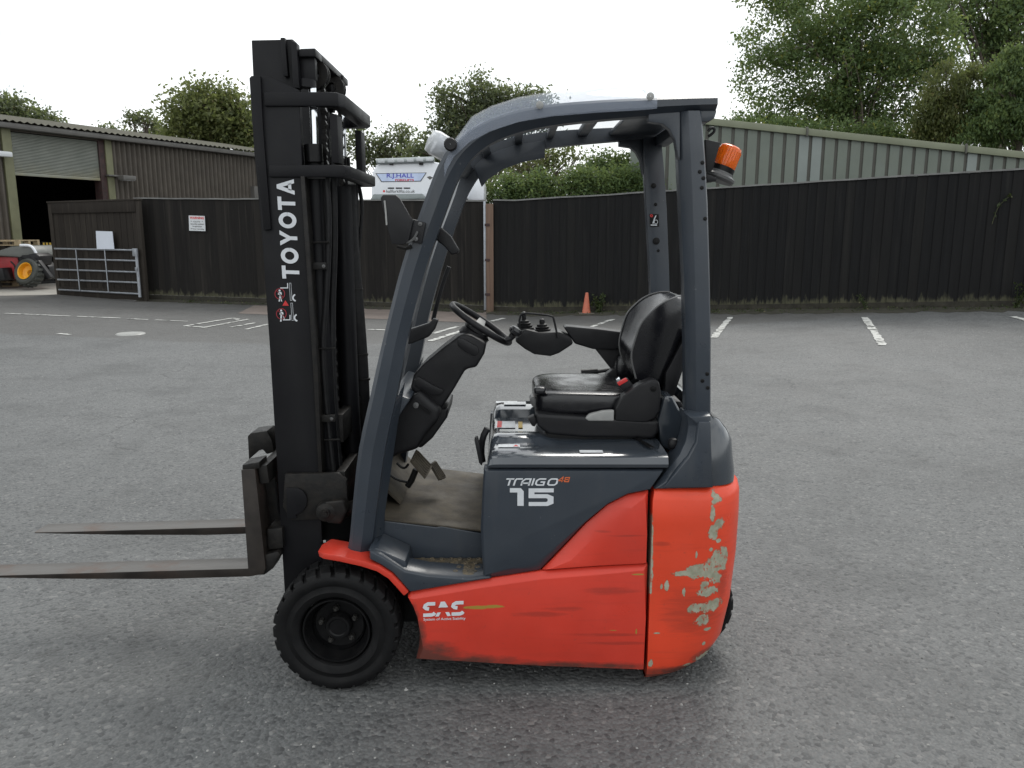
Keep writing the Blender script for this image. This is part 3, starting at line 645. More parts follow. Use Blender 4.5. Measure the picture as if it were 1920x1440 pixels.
tyre = lathe('tyre', [(r0 * .6, .0), (r0 * .66, .06), (r0 * .85, .08), (r0 * .97, .05), (r0, .0), (r0 * 1.0, -.2), (r0 * .9, -.26), (r0 * .55, -.26)], wc, ax, M('dusty_tyre', (.055, .058, .052), .8, var=.25, vs=6), mc, 32)
a1 = ax.orthogonal().normalized(); b1 = ax.cross(a1)
for k in range(18):
    t = 2 * math.pi * k / 18; e1 = a1 * math.cos(t) + b1 * math.sin(t); e2 = -a1 * math.sin(t) + b1 * math.cos(t); c_ = wc + e1 * r0 * .98
    extr('tread_lug', [c_ + e2 * .03, c_ - e2 * .03, c_ - e2 * .03 + e1 * .04, c_ + e2 * .03 + e1 * .04], -ax * .2 + e2 * .06, tyre.data.materials[0], tyre)
lathe('rim', [(r0 * .64, .07), (r0 * .58, .065), (r0 * .52, -.06), (r0 * .3, -.1), (r0 * .22, -.1), (r0 * .2, -.16)], wc, ax, YELW, mc, 32)
prism('side_plate', [(72, 482), (92, 500), (95, 524), (72, 526)], 21, 21.4, BLK, mc, bev=.03)
prism('engine_box', [(-40, 506), (4, 502), (10, 526), (-40, 528)], 20.5, 20.9, BLK, mc, bev=.03); ptube('hydraulic_line', [(20, 490), (30, 500), (28, 520), (36, 526)], 20.6, .02, HOSE, mc, n=6, sm=2)
prism('boom_arm', [(40, 478), (72, 488), (96, 520), (90, 524), (66, 496), (40, 486)], 20.55, 20.7, BLK, mc, bev=.02)
def pallet(label, c, w, d, rz):
    r_ = thing('pallet', label, 'pallet', c); c = Vector(c); Rm = Matrix.Rotation(rz, 3, 'Z')
    def pb(nm, a, b): x0, y0, z0 = a; x1, y1, z1 = b; extr(nm, [c + Rm @ Vector(p) for p in ((x0, y0, z0), (x1, y0, z0), (x1, y0, z1), (x0, y0, z1))], Rm @ Vector((0, y1 - y0, 0)), PAL, r_)
    for i in range(7): x = -w / 2 + i * (w - .1) / 6; pb('deck_board', (x, -d / 2, .122), (x + .1, d / 2, .142))
    for j in (-d / 2, -.05, d / 2 - .1):
        pb('stringer', (-w / 2, j, .102), (w / 2, j + .1, .12)); pb('base_board', (-w / 2, j, 0), (w / 2, j + .1, .02))
        for i in (-w / 2, -.06, w / 2 - .12): pb('block', (i, j, .022), (i + .12, j + .1, .1))
pallet('upper timber pallet lying on top of the compact loader', U(12, 460, 21.3), 1.2, 1.0, .05)
q = G(5, 536); pallet('lower timber pallet lying on the concrete before the compact loader', (q.x, q.y, g(q.x, q.y) + .008), 1.2, .9, .1)
br = thing('striped_barrier', 'black and yellow striped barrier inside the warehouse door', 'barrier', U(88, 525, 22.5))
prism('panel', [(78, 453), (104, 455), (106, 482), (81, 480)], 22.5, 22.6, BLK, br)
for k in range(4): prism('stripe', [(80 + 6 * k, 455), (83 + 6 * k, 455), (86 + 6 * k, 475), (83 + 6 * k, 475)], 22.47, 22.49, YELS, br)
for x in (82, 102): prism('leg', [(x, 482), (x + 3, 482), (x + 3, 527), (x, 527)], 22.52, 22.58, BLK, br)

# ------------------------------------------------------------------ green metal shed
SA, SB = atd(1184, 24.2), atd(2010, 22.4); SA.z = SB.z = .3
shed = thing('metal_shed', 'pale green metal shed with ribbed wall and sloping capping behind the right fence', 'shed', SA)
def roofy(px): return 223 + (px - 1340) * (285 - 223) / 580
n = 34
for i in range(n):
    x0 = 1184 + 826 * i / n; x1 = x0 + 826 / n * .74
    q = [onwall(x0, roofy(x0) + 10, SA, SB, .0), onwall(x1, roofy(x1) + 10, SA, SB, .0)]
    nn = Vector((SB.y - SA.y, -(SB.x - SA.x), 0)).normalized(); nn = nn if nn.y < 0 else -nn
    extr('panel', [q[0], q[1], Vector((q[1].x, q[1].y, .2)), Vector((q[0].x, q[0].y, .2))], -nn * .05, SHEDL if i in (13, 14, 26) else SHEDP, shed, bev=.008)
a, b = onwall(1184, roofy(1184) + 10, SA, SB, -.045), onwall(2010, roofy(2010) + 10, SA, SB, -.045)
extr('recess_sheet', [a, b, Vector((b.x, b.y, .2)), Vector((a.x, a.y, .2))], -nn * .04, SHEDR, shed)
for x0, x1 in ((1180, 1513), (1514.5, 1811), (1812.5, 2012)):
    q = [onwall(x0, roofy(x0) - 1, SA, SB, .08), onwall(x1, roofy(x1) - 1, SA, SB, .08), onwall(x1, roofy(x1) + 12, SA, SB, .08), onwall(x0, roofy(x0) + 12, SA, SB, .08)]
    extr('capping', q, -nn * .35, SHEDC, shed, bev=.012)
for x in (1513.7, 1811.7): q = onwall(x, roofy(x) + 6, SA, SB, .09); box('joint_clip', (q.x - .025, q.y - .02, q.z - .12), (q.x + .025, q.y + .05, q.z + .14), SHEDR, shed, bev=.004)
a, b = onwall(1184, roofy(1184), SA, SB, -.3), onwall(2010, roofy(2010), SA, SB, -.3)
extr('roof', [a, b, b - nn * 6, a - nn * 6], (0, 0, -.05), SHEDC, shed)
extr('side_wall', [Vector((a.x, a.y, .2)), a - Vector((0, 0, .06)), a - nn * 6 - Vector((0, 0, .06)), Vector((a.x, a.y, .2)) - nn * 6], (.05, 0, 0), SHEDP, shed)

# ------------------------------------------------------------------ lorry behind the fence
TY = 21.5
lo = thing('lorry', 'white lorry cab with roof light bar and lettered header behind the fence', 'lorry', U(790, 560, TY))
prism('cab', [(696, 366), (698, 324), (706, 309), (720, 305), (806, 302), (862, 312), (872, 330), (876, 372), (700, 372)], TY, TY + 2.0, LORRY, lo, bev=.12, seg=3)
prism('windscreen', [(702, 372.2), (874, 372.2), (880, 430), (698, 430)], TY + .06, TY + 1.8, GLASS, lo, bev=.04)
prism('front_panel', [(696, 430.3), (882, 430.3), (884, 520), (694, 520)], TY, TY + 2, LORRY, lo, bev=.06)
prism('bumper', [(694, 520.3), (886, 520.3), (886, 548), (694, 548)], TY - .05, TY + 2, MGREY, lo, bev=.05)
prism('sun_visor', [(700, 364), (792, 363), (800, 373), (694, 375)], TY - .25, TY - .02, M('smoked_visor', (.22, .25, .25), .2, bump=0), lo, bev=.02)
prism('side_fairing', [(868, 318), (902, 322), (908, 345), (908, 376), (874, 376)], TY + .5, TY + 3.0, LORRY, lo, bev=.08)
prism('mirror', [(842, 360), (854, 360), (855, 378), (843, 378)], TY - .5, TY - .3, BLK, lo, bev=.03)
for x in (700, 858):
    q = U(x + 8, 545, TY + .6); lathe('wheel', [(.001, -.02), (.3, 0), (.32, .05), (.5, 0), (.52, .1), (.52, .3), (.4, .34)], (q.x + (-.35 if x > 800 else 0), TY + .6, .65), (1, 0, 0), RUB, lo, 28)
tube('light_bar', [U(706, 303, TY - .05), U(814, 299, TY - .05)], .075, M('grey_tube', (.33, .36, .36), .4, bump=0), lo, n=12)
for k in range(6): q = U(715 + 18 * k, 302.5 - .7 * k, TY - .14); box('lamp', (q.x - .09, q.y - .01, q.z - .04), (q.x + .09, q.y + .05, q.z + .04), LENSW, lo, bev=.015)
for x in (730, 786): rect('bar_bracket', x, 303, x + 7, 309, TY - .08, TY, BLK, lo)
prism('header_sign', [(704, 325), (800, 323.4), (789, 340), (715, 341)], TY - .012, TY - .001, BLK, lo); prism('header_panel', [(706, 326), (798, 324.4), (788, 339), (716, 340)], TY - .017, TY - .0125, M('pale_blue_panel', (.55, .64, .85), .4, bump=0), lo)
def flat(px0, px1, Y): a, b, c = U(px0[0], px1[1], Y), U(px1[0], px1[1], Y), U(px0[0], px0[1], Y); return quad_map(a, b - a, c - a)
def txt(nm, s, x0, y0, x1, y1, Y, m_, par, bold=0.): return decal(nm, *text_polys(s, bold), flat((x0, y0), (x1, y1), Y), m_, par)
txt('company_name', 'R.J.HALL', 725, 325.4, 776, 335.5, TY - .02, BLUEL, lo, .015); txt('trade_name', 'FORKLIFTS', 741, 335.6, 776, 339.6, TY - .02, REDP, lo, .03)
txt('web_address', 'hallforklifts.co.uk', 724, 355.5, 778, 361.5, TY - .004, MGREY, lo, .01)
q = U(720, 358.5, TY - .004); lathe('phone_mark', [(.001, 0), (.03, 0)], q, (0, -1, 0), REDP, lo, 12)
for x in (727, 742, 757): rect('vent', x, 351.5, x + 12, 354, TY - .006, TY - .001, BLK, lo)
prism('logo_outline', [(800, 332), (806, 330), (812, 333), (806, 337)], TY - .006, TY - .001, MGREY, lo)

# ------------------------------------------------------------------ traffic cone
cq = G(1099, 589); tcn = thing('traffic_cone', 'faded orange traffic cone standing at the foot of the black fence', 'cone', cq)
lathe('cone', [(.085, .02), (.08, .04), (.03, .41), (.022, .42), (.001, .42)], cq, (0.02, 0, 1), CONE, tcn, 24)
box('base', (cq.x - .15, cq.y - .15, cq.z + .003), (cq.x + .15, cq.y + .15, cq.z + .028), M('dirty_cone_base', (.1, .085, .07), .9), tcn, bev=.008)

# ------------------------------------------------------------------ forklift
YC = 3.035                               # centre plane; the left side faces the camera
F = thing('forklift', 'red and grey three-wheel electric forklift with raised forks and black mast', 'forklift', (0, YC, 0))
# --- wheels
def wheel(c, r0, w, par, sgn, nl=26, name='front_wheel'):
    cx, cy, cz = c; ax = (0, sgn, 0); s = r0 / .2325
    t = lathe('tyre', [(r, h) for r, h in ((.128 * s, -.03), (.134 * s, -.012), (.146 * s, -.003), (.158 * s, 0), (.166 * s, -.006), (.178 * s, -.008), (.19 * s, -.001), (.205 * s, 0), (.214 * s, -.004), (.2165 * s, -.012), (.2185 * s, -w / 2), (.2165 * s, -w + .012), (.20 * s, -w), (.128 * s, -w + .02))], c, ax, RUB, par, 72)
    for k in range(nl):
        for side in (0, 1):
            a = 2 * math.pi * (k + .5 * side) / nl; da = math.pi / nl * .74; v = []
            y0, y1 = ((.0, -w * .56), (-w, -w * .44))[side]
            for rr, yy, sh in ((.206 * s, y0, 0), (.2285 * s, y0 - (.012 if side == 0 else -.012), 0), (.2325 * s, y1, .10 if side == 0 else -.10), (.21 * s, y1, .10 if side == 0 else -.10)):
                for q in (-1, 1):
                    aa = a + q * da + sh; v.append((cx + rr * math.cos(aa), cy + yy * sgn + (-.0015 * sgn if False else 0), cz + rr * math.sin(aa)))
            f = [(0, 1, 3, 2), (2, 3, 5, 4), (4, 5, 7, 6), (6, 7, 1, 0), (0, 2, 4, 6), (1, 3, 5, 7)]
            mesh('tread_block', v, f, RUB, t, smooth=0, bev=.003, seg=1)
    rm = lathe('rim', [(r * s, h) for r, h in ((.127, -.034), (.122, -.018), (.116, -.018), (.112, -.03), (.107, -.055), (.098, -.07), (.094, -.062), (.088, -.075), (.05, -.078), (.047, -.05), (.043, -.043), (.034, -.043), (.03, -.047), (.001, -.047))], c, ax, RIM, par, 48)
    for k in range(5):
        a = R(97 + 72 * k); lathe('wheel_nut', [(.0105, -.078), (.0105, -.058), (.008, -.055), (.005, -.05), (.001, -.05)], (cx + .066 * s * math.cos(a), cy, cz + .066 * s * math.sin(a)), ax, M('nut_steel', (.05, .048, .045), .5, .5) if k == 0 else bpy.data.materials['nut_steel'], rm, 6, smooth=0)
wc = U(628, 1184, 2.55); WR = .2235
wheel((wc.x, 2.55, WR), WR, .17, F, -1)
wheel((wc.x, 3.52, WR), WR, .17, F, 1)
# steered rear wheel, showing behind the counterweight
rw = U(1381, 1155, 2.80)
for yy in (2.82, 3.14): wheel((rw.x - .19, yy, .19), .19, .12, F, -1, 20)
# --- red and grey body panels
lowp = [(770, 1113), (835, 1102), (900, 1091), (1015, 1074.5), (1120, 1066), (1216, 1060.5), (1213, 1160), (1208, 1257), (1000, 1250), (779, 1240), (785, 1215), (786, 1190), (781, 1160), (773, 1138), (763, 1120)]
def chamfered(name, px, Y0, Y1, mat, inset, depth, parent=F, **k):     # panel with a sloping border, so its edges catch light
    a = [U(x, y, Y0) for x, y in px]; c = sum(a, Vector()) / len(a); n = len(a); r0_, r1_, r2_ = [], [], []
    area = sum(a[i].x * a[(i + 1) % n].z - a[(i + 1) % n].x * a[i].z for i in range(n)); sg_ = 1 if area > 0 else -1
    for i in range(n):
        d1 = (a[i] - a[i - 1]).normalized(); d2 = (a[(i + 1) % n] - a[i]).normalized(); t = (d1 + d2).normalized(); nn_ = Vector((-t.z, 0, t.x)) * sg_
        w = inset[i] if isinstance(inset, (list, tuple)) else inset
        r0_.append(a[i] + nn_ * w); r1_.append(a[i] + Vector((0, depth, 0))); r2_.append(Vector((a[i].x, Y1, a[i].z)))
    return loft(name, [r0_, r1_, r2_], mat, parent, **k)
chamfered('side_panel', lowp, YB, YB + .06, RED, [.022] * 6 + [.004] * 3 + [.016] * 2 + [.004] * 4, .018, bev=.003, label='red lower side panel with scuffs and dark grime')
prism('side_skirt', [(790, 1150), (1206, 1150), (1202, 1246), (792, 1232)], YB + .062, YB + .12, RIM, F)
chamfered('corner_panel', [(1016, 1072.5), (1052, 1036), (1099, 985), (1140, 950), (1176, 931), (1217, 922.5), (1215.5, 1000), (1214, 1058.5), (1120, 1064)], YB + .002, YB + .06, RED, [.02, .045, .05, .05, .045, .02, .004, .006, .006], .02, bev=.003)
gp_ = [(907, 880), (1246, 882), (1220, 919), (1178, 927.5), (1140, 946.5), (1098, 982), (1050, 1032.5), (1013, 1071), (960, 1080), (922, 1085.5), (906, 1083), (903, 1040), (901, 990), (904, 930)]
chamfered('battery_side_cover', gp_, YB + .006, YB + .07, GREY, [.008, .008, .004, .004, .004, .006, .02, .035, .03, .02, .012, .01, .01, .008], .014, bev=.003)
# counterweight: rounded in plan, tucked in at the bottom
def plan(xf, xr, yn, yf, r_, z, n=9, e=2.0):
    o = [Vector((xf, yn, z))]
    for i in range(n + 1):
        a = math.pi / 2 * i / n; o.append(Vector((xr - r_ + r_ * math.sin(a) ** (2 / e), yn + r_ - r_ * math.cos(a) ** (2 / e), z)))
    for i in range(n + 1):
        a = math.pi / 2 * (1 - i / n); o.append(Vector((xr - r_ + r_ * math.sin(a) ** (2 / e), yf - r_ + r_ * math.cos(a) ** (2 / e), z)))
    o.append(Vector((xf, yf, z))); return o
xs0 = U(1219, 1100, YB).x; YF = 2 * YC - YB
def zpx(py, Y=YB): return U(1300, py, Y).z
rings = []
for py, xr, dy, rr in ((1275, .62, .02, .15), (1267, .675, .01, .17), (1248, .735, .003, .18), (1215, .775, 0, .185), (1150, .80, 0, .19), (1060, .813, 0, .19), (985, .816, 0, .19), (940, .814, .002, .19), (925, .808, .014, .185), (920.5, .792, .03, .175)):
    rings.append(plan(xs0 + (.006 if py < 930 else 0), xr, YB + dy, YF - dy, rr, zpx(py)))
loft('counterweight', rings, REDR, F, smooth=50, label='orange red counterweight with paint scraped to grey')
# grey rear cover above it
rings = []; xp = U(1338, 880, YB).x
for py, xr, dy, rr in ((919.5, .785, .03, .18), (900, .785, .03, .18), (870, .775, .035, .18), (840, .77, .045, .18), (818, .745, .055, .17), (800, .715, .07, .15), (789, .67, .09, .12)):
    rings.append(plan(xp + .004, xr, YB + .02 + dy, YF - .02 - dy, min(rr, xr - xp - .01), zpx(py)))
loft('rear_cover', rings, GREYG, F, smooth=50)
# rear pillar foot, one each side
foot = chamfered('pillar_foot', [(1226, 917.5), (1252, 885), (1276, 856), (1288, 830), (1293, 800), (1289, 779), (1334, 778), (1336, 850), (1338.5, 915.5)], YB + .012, YB + .14, GREY, [.004, .03, .03, .034, .034, .012, .004, .004, .004], .02, bev=.003)
crs = [(1243, 915), (1268, 882), (1290, 856), (1304, 830), (1309, 790)]
fo2 = chamfered('foot_rib', crs + [(1333, 790), (1335, 850), (1337, 914)], YB + .004, YB + .04, GREY, [.006] * 5 + [.002] * 3, .009, bev=.002)
mirror(foot, YC); mirror(fo2, YC)
# --- guard posts
def post(name, lv, Y0, mat, depth=.09):
    rings = []
    for y, xl, xm, xr in lv:
        a, m_, b = U(xl, y, Y0), U(xm, y, Y0), U(xr, y, Y0); z = m_.z
        rings.append([Vector((a.x, Y0 + .035, z)), Vector((m_.x, Y0, z)), Vector((b.x - .006, Y0, z)), Vector((b.x, Y0 + .008, z)), Vector((b.x, Y0 + depth, z)), Vector((a.x, Y0 + depth, z))])
    return loft(name, rings, mat, F, smooth=25, bev=.003)
rp_ = post('rear_post', [(790, 1290, 1305, 1333.5), (640, 1289, 1305, 1334), (520, 1286.5, 1303, 1332), (380, 1280, 1299, 1328), (290, 1276, 1295, 1323), (207, 1273, 1291, 1316)], 2.64, GREY)
rpm = mirror(rp_, YC)
for px, py in ((1317, 305), (1312, 322), (1319, 334), (1316, 352), (1326, 701), (1317, 714), (1327, 727), (1322, 410)):
    q = U(px, py, 2.64); lathe('bolt', [(.0065, -.002), (.0065, .002), (.004, .0035), (.001, .0035)], q, (0, -1, 0), RIM, rp_, 10)
for px, py, rr in ((1226, 348, .011), (1230, 383, .007), (1231, 452, .015), (1235, 470, .006), (1226, 405, .004)):
    q = U(px, py, 3.33); q = Vector((q.x, 2 * YC - 2.64 - .091, q.z)); lathe('bolt', [(rr, -.002), (rr, .002), (rr * .6, .003), (.001, .003)], q, (0, -1, 0), RIM, rpm, 10)
q0 = U(1218, 401, 3.338); sticker = extr('caution_sticker', [U(1218, 401, 3.336), U(1235, 402, 3.336), U(1236, 425, 3.336), U(1219, 425, 3.336)], (0, .001, 0), RIM, rpm)
mesh('pictogram', [U(x, y, 3.3345) for x, y in ((1220, 423), (1232, 423), (1232, 421), (1220, 421), (1223, 419), (1226, 410), (1229, 404), (1231, 404), (1228, 411), (1226, 419))], [(0, 1, 2, 3), (4, 5, 8, 9), (5, 6, 7, 8)], WHITE, rpm, smooth=0)
dv, df = strokes([arc(1230, 416, 3.2, 3.6, 0, 360)], .9); decal('pictogram', dv, df, lambda a, b: U(a, b, 3.3345), WHITE, rpm)
dv, df = strokes([arc(1221.5, 404.5, 2, 2, 0, 360)], 1.6); decal('pictogram', dv, df, lambda a, b: U(a, b, 3.3345), REDP, rpm)
# front post and roof rail: one bent section
pairs = [((648, 1049), (692, 1052)), ((655, 1005), (697, 1008)), ((661, 940), (705, 945)), ((672, 842), (719, 846)), ((694, 740), (741, 744)), ((705, 690), (751, 694)), ((720, 625), (763, 630)), ((746, 520), (791, 524)), ((766, 455), (811, 460)), ((786, 400), (831, 404)),
         ((807, 343), (851, 350)), ((821, 309), (866, 322)), ((843, 274), (884, 296)), ((876, 243), (912, 272)), ((916, 222), (946, 255)), ((972, 204.5), (992, 241)), ((1035, 194), (1047, 231)), ((1120, 187), (1127, 222)), ((1220, 182.5), (1223, 214)), ((1300, 180), (1302, 208.5)), ((1346, 179), (1346, 207))]
rings = []
for a, b in pairs:
    Y0 = 2.635; o_, i_ = U(*a, Y0), U(*b, Y0); d = i_ - o_
    rings.append([o_ + Vector((0, .012, 0)), o_ + d * .16, o_ + d * .58, i_ + Vector((0, .03, 0)), i_ + Vector((0, .085, 0)), o_ + d * (.38 if len(rings) < 10 else .38 * max(0, (14 - len(rings)) / 4)) + Vector((0, .085, 0))])
def densify(rings, k=3):
    out = []; n = len(rings)
    for i in range(n - 1):
        for s in range(k):
            t = s / k; r_ = []
            for j in range(len(rings[0])):
                p0_, p1, p2, p3 = rings[max(i - 1, 0)][j], rings[i][j], rings[i + 1][j], rings[min(i + 2, n - 1)][j]
                r_.append(.5 * ((2 * p1) + (p2 - p0_) * t + (2 * p0_ - 5 * p1 + 4 * p2 - p3) * t * t + (3 * p1 - p0_ - 3 * p2 + p3) * t ** 3))
            out.append(r_)
    return out + [rings[-1]]
gr = loft('guard_frame', densify(rings), GREY, F, smooth=30); grm = mirror(gr, YC)
# inner flange of the front post
inn = [((697, 1050), (716, 1046)), ((703, 990), (722, 960)), ((710, 920), (735, 870)), ((722, 845), (745, 800)), ((742, 750), (760, 715))]
rings = [[U(*a, 2.70), U(*b, 2.74), U(*b, 2.77), U(*a, 2.73)] for a, b in inn]; fl_ = loft('post_flange', rings, GREY, F); mirror(fl_, YC)
for px, py in ((705, 898), (700, 955)): lathe('bolt', [(.007, -.002), (.007, .004), (.001, .006)], U(px, py, 2.70), (0, -1, 0), RIM, fl_, 8)
# gusset where roof rail meets rear post
gs = prism('gusset', [(1216, 213), (1275, 209), (1275, 300), (1271, 292), (1266, 262), (1256, 243), (1243, 232), (1216, 228)], 2.66, 2.70, GREY, F, bev=.003); mirror(gs, YC)
rb = prism('rear_header', [(1298, 206), (1345, 206), (1340, 222), (1330, 228), (1300, 230)], 2.66, 2 * YC - 2.66, GREY, F, bev=.006)
# roof cross members (real beams from side to side)
def beam(name, pts, Y0=2.715, mat=GREY, b=.004): return prism(name, pts, Y0, 2 * YC - Y0, mat, F, bev=b)
beam('roof_plate', [(1186, 200), (1300, 196), (1300, 206), (1186, 210)]); beam('roof_beam', [(1112, 198), (1136, 197), (1136, 210), (1112, 212)]); beam('roof_beam', [(1040, 202), (1058, 201), (1056, 216), (1040, 218)])
beam('roof_beam', [(962, 216), (982, 212), (984, 226), (966, 231)]); beam('roof_beam', [(884, 250), (902, 238), (912, 250), (896, 264)]); beam('front_header', [(838, 300), (858, 276), (872, 288), (852, 312)])
fsp = prism('side_plate', [(890, 290), (905, 276), (948, 254), (1036, 236), (1036, 282), (990, 290), (940, 306), (905, 326)], 2 * YC - 2.715 - .018, 2 * YC - 2.715 - .004, GREY, F, bev=.003) if False else None
px_side = [(872, 283), (893, 263), (930, 244), (990, 228), (1036, 222), (1036, 262), (985, 272), (940, 288), (905, 312), (890, 330)]
far = 2 * YC - 2.715
sp = extr('roof_side_plate', [Vector((U(x, y, 2.72).x, far - .006, U(x, y, 2.72).z)) for x, y in px_side], (0, -.012, 0), GREY, F, bev=.003)
# clear rain shield over the roof
top = [(833, 306), (838, 290), (850, 268), (880, 239), (918, 219), (973, 201), (1036, 190.5), (1120, 183.5), (1200, 179), (1232, 176)]
vis = [];
for i, (x, y) in enumerate(top):
    q = U(x, y, 2.62); lift = .03 if 2 < i < 9 else .012; ring = []
    for yy, zz in ((2.612, -.045), (2.612, -.008), (2.66, lift), (2.80, lift + .03), (YC, lift + .036), (2 * YC - 2.80, lift + .03), (2 * YC - 2.66, lift), (2 * YC - 2.612, -.008), (2 * YC - 2.612, -.045)): ring.append(Vector((q.x, yy, q.z + zz)))
    vis.append(ring)
n = 9; vv = [p for r_ in vis for p in r_]; ff = [(i * n + j, i * n + j + 1, (i + 1) * n + j + 1, (i + 1) * n + j) for i in range(len(vis) - 1) for j in range(n - 1)]
shield = mesh('rain_shield', vv, ff, POLY, F, smooth=40)
shield.modifiers.new('thickness', 'SOLIDIFY').thickness = .003
for px, py in ((1219, 181), (1012, 197)): lathe('shield_bolt', [(.012, 0), (.012, .005), (.006, .008), (.001, .008)], U(px, py, 2.608), (0, -1, 0), LGREY, shield, 14)
lathe('shield_knob', [(.017, -.03), (.02, -.02), (.021, .01), (.017, .016), (.001, .016)], U(845, 271, 2.60), (0, -1, 0), BLK, shield, 16)
kn = U(845, 271, 2.60); lathe('shield_knob', [(.017, -.03), (.02, -.02), (.021, .01), (.017, .016), (.001, .016)], (kn.x, 2 * YC - 2.60, kn.z), (0, 1, 0), BLK, shield, 16)
lp = U(826, 274, 2.72); wl = lathe('work_lamp', [(.03, -.05), (.04, -.03), (.042, .02), (.036, .04), (.001, .048)], lp, (-.8, -.25, .45), LENSW, F, 24); lathe('reflector', [(.01, -.02), (.034, .015), (.036, .02)], lp, (-.8, -.25, .45), CHROME, wl, 20)
tube('lamp_stem', [lp, lp + Vector((.05, .0, -.02))], .009, BLK, wl, n=8)
# --- beacon at the rear
tlt = Vector((.36, 0, .93)).normalized(); bc = U(1348, 333, 2.80)
prism('beacon_bracket', [(1323, 261), (1351, 267), (1336, 320), (1325, 322)], 2.735, 2.76, BLK, F, bev=.003)
bb = lathe('beacon_base', [(.001, -.012), (.03, -.014), (.046, -.012), (.054, -.004), (.055, .004), (.048, .009), (.041, .013), (.0405, .02)], bc, tlt, MGREY, F, 36)
lathe('beacon_collar', [(.038, .018), (.0405, .02), (.0405, .037), (.037, .039)], bc, tlt, RIM, bb, 36)
bl = lathe('beacon_lens', [(.038, .037), (.0385, .039), (.0385, .07), (.038, .072), (.038, .096), (.0355, .105), (.028, .110), (.001, .112)], bc, tlt, AMBER, F, 48, label='orange ribbed beacon lens')
a1 = tlt.orthogonal().normalized(); b1 = tlt.cross(a1)
for k in range(24):
    t = 2 * math.pi * k / 24; e1 = a1 * math.cos(t) + b1 * math.sin(t); tube('lens_rib', [bc + tlt * .041 + e1 * .038, bc + tlt * .095 + e1 * .0378], .0016, AMBER, bl, n=5)
lathe('beacon_reflector', [(.015, .04), (.024, .055), (.024, .09), (.01, .098)], bc, tlt, CHROME, bl, 20)
ptube('beacon_cable', [(1328, 256), (1334, 252), (1340, 246), (1339, 240), (1333, 240), (1328, 246)], 2.76, .005, HOSE, F, sm=2, n=6); prism('beacon_arm', [(1325, 326), (1345, 333), (1343, 340), (1326, 342)], 2.74, 2.80, BLK, F, bev=.004)
# --- mirror plate, grab handles
mp_ = prism('mirror_housing', [(713, 371), (718, 365), (742, 365), (750, 373), (768, 405), (775, 414), (766, 452), (758, 459), (734, 458), (727, 430)], 2.60, 2.622, BLK, F, bev=.005)
ptube('glint_edge', [(721, 376), (723, 395), (725, 422)], 2.598, .003, LGREY, mp_, n=6); prism('mirror_clamp', [(772, 410), (798, 418), (790, 458), (764, 452)], 2.612, 2.645, BLK, F, bev=.004)
for px, py in ((788, 420), (780, 448)): lathe('clamp_bolt', [(.007, 0), (.007, .005), (.001, .007)], U(px, py, 2.611), (0, -1, 0), MGREY, F, 8)
ptube('mirror_cable', [(759, 455), (770, 453), (778, 445), (783, 434)], 2.606, .004, MGREY, F, n=6, sm=2)
ptube('mirror_arm', [(745, 462), (760, 466), (772, 462)], 2.63, .007, GRIME, F, n=6)
h1 = [Vector(U(x, y, Y)) for x, y, Y in ((815, 428, 2.73), (832, 436, 2.79), (848, 455, 2.80), (858, 474, 2.80), (852, 482, 2.80), (838, 468, 2.79), (815, 444, 2.73))]
prism('grab_handle', [(812, 428), (826, 426), (845, 443), (861, 470), (858, 476), (846, 478), (833, 462), (812, 446)], 2.73, 2.77, BLK, F, bev=.01, seg=3)
prism('grab_handle', [(757, 621), (797, 608), (806, 605), (812, 597), (822, 600), (815, 618), (804, 632), (770, 645), (755, 646)], 2.86, 2.90, BLK, F, bev=.008, seg=3)
q = [U(x, y, 3.30) for x, y in ((812, 600), (822, 560), (834, 520), (842, 500))]; tube('grab_bar', smooth_path(q), .009, BLK, F, n=8)
# --- wheel arch, step, floor
fen = [(592, 1040), (606, 1037), (640, 1043), (680, 1052), (711, 1062), (735, 1077), (752, 1095), (766, 1111)]
rings = []
for i, (x, y) in enumerate(fen):
    a = U(x, y, YB - .002); t = U(*fen[min(i + 1, 7)], YB) - U(*fen[max(i - 1, 0)], YB); t.normalize(); dn = Vector((t.z, 0, -t.x)) * .021; dn = dn if dn.z < 0 else -dn
    y1 = 2.70 if i else 2.66; y0 = YB - .002 + (.03 if i == 0 else 0)
    rings.append([Vector((a.x, y0, a.z)), Vector((a.x, y1, a.z + .0)), Vector((a.x, y1, a.z)) + dn, Vector((a.x, y0, a.z)) + dn])
fe = loft('wheel_arch', rings, RED, F, bev=.004, smooth=40, label='red wheel arch with rounded front'); mirror(fe, YC)
cow = prism('wheel_arch_liner', [(600, 1044), (700, 1052), (760, 1106), (775, 1150), (790, 1190), (790, 1240), (800, 1240), (800, 1060), (700, 1020), (600, 1020)], 2.735, 2.75, RIM, F)
sx0, sx1 = U(760, 1080, YB).x, U(925, 1080, YB).x
zst = U(850, 1088, YB).z
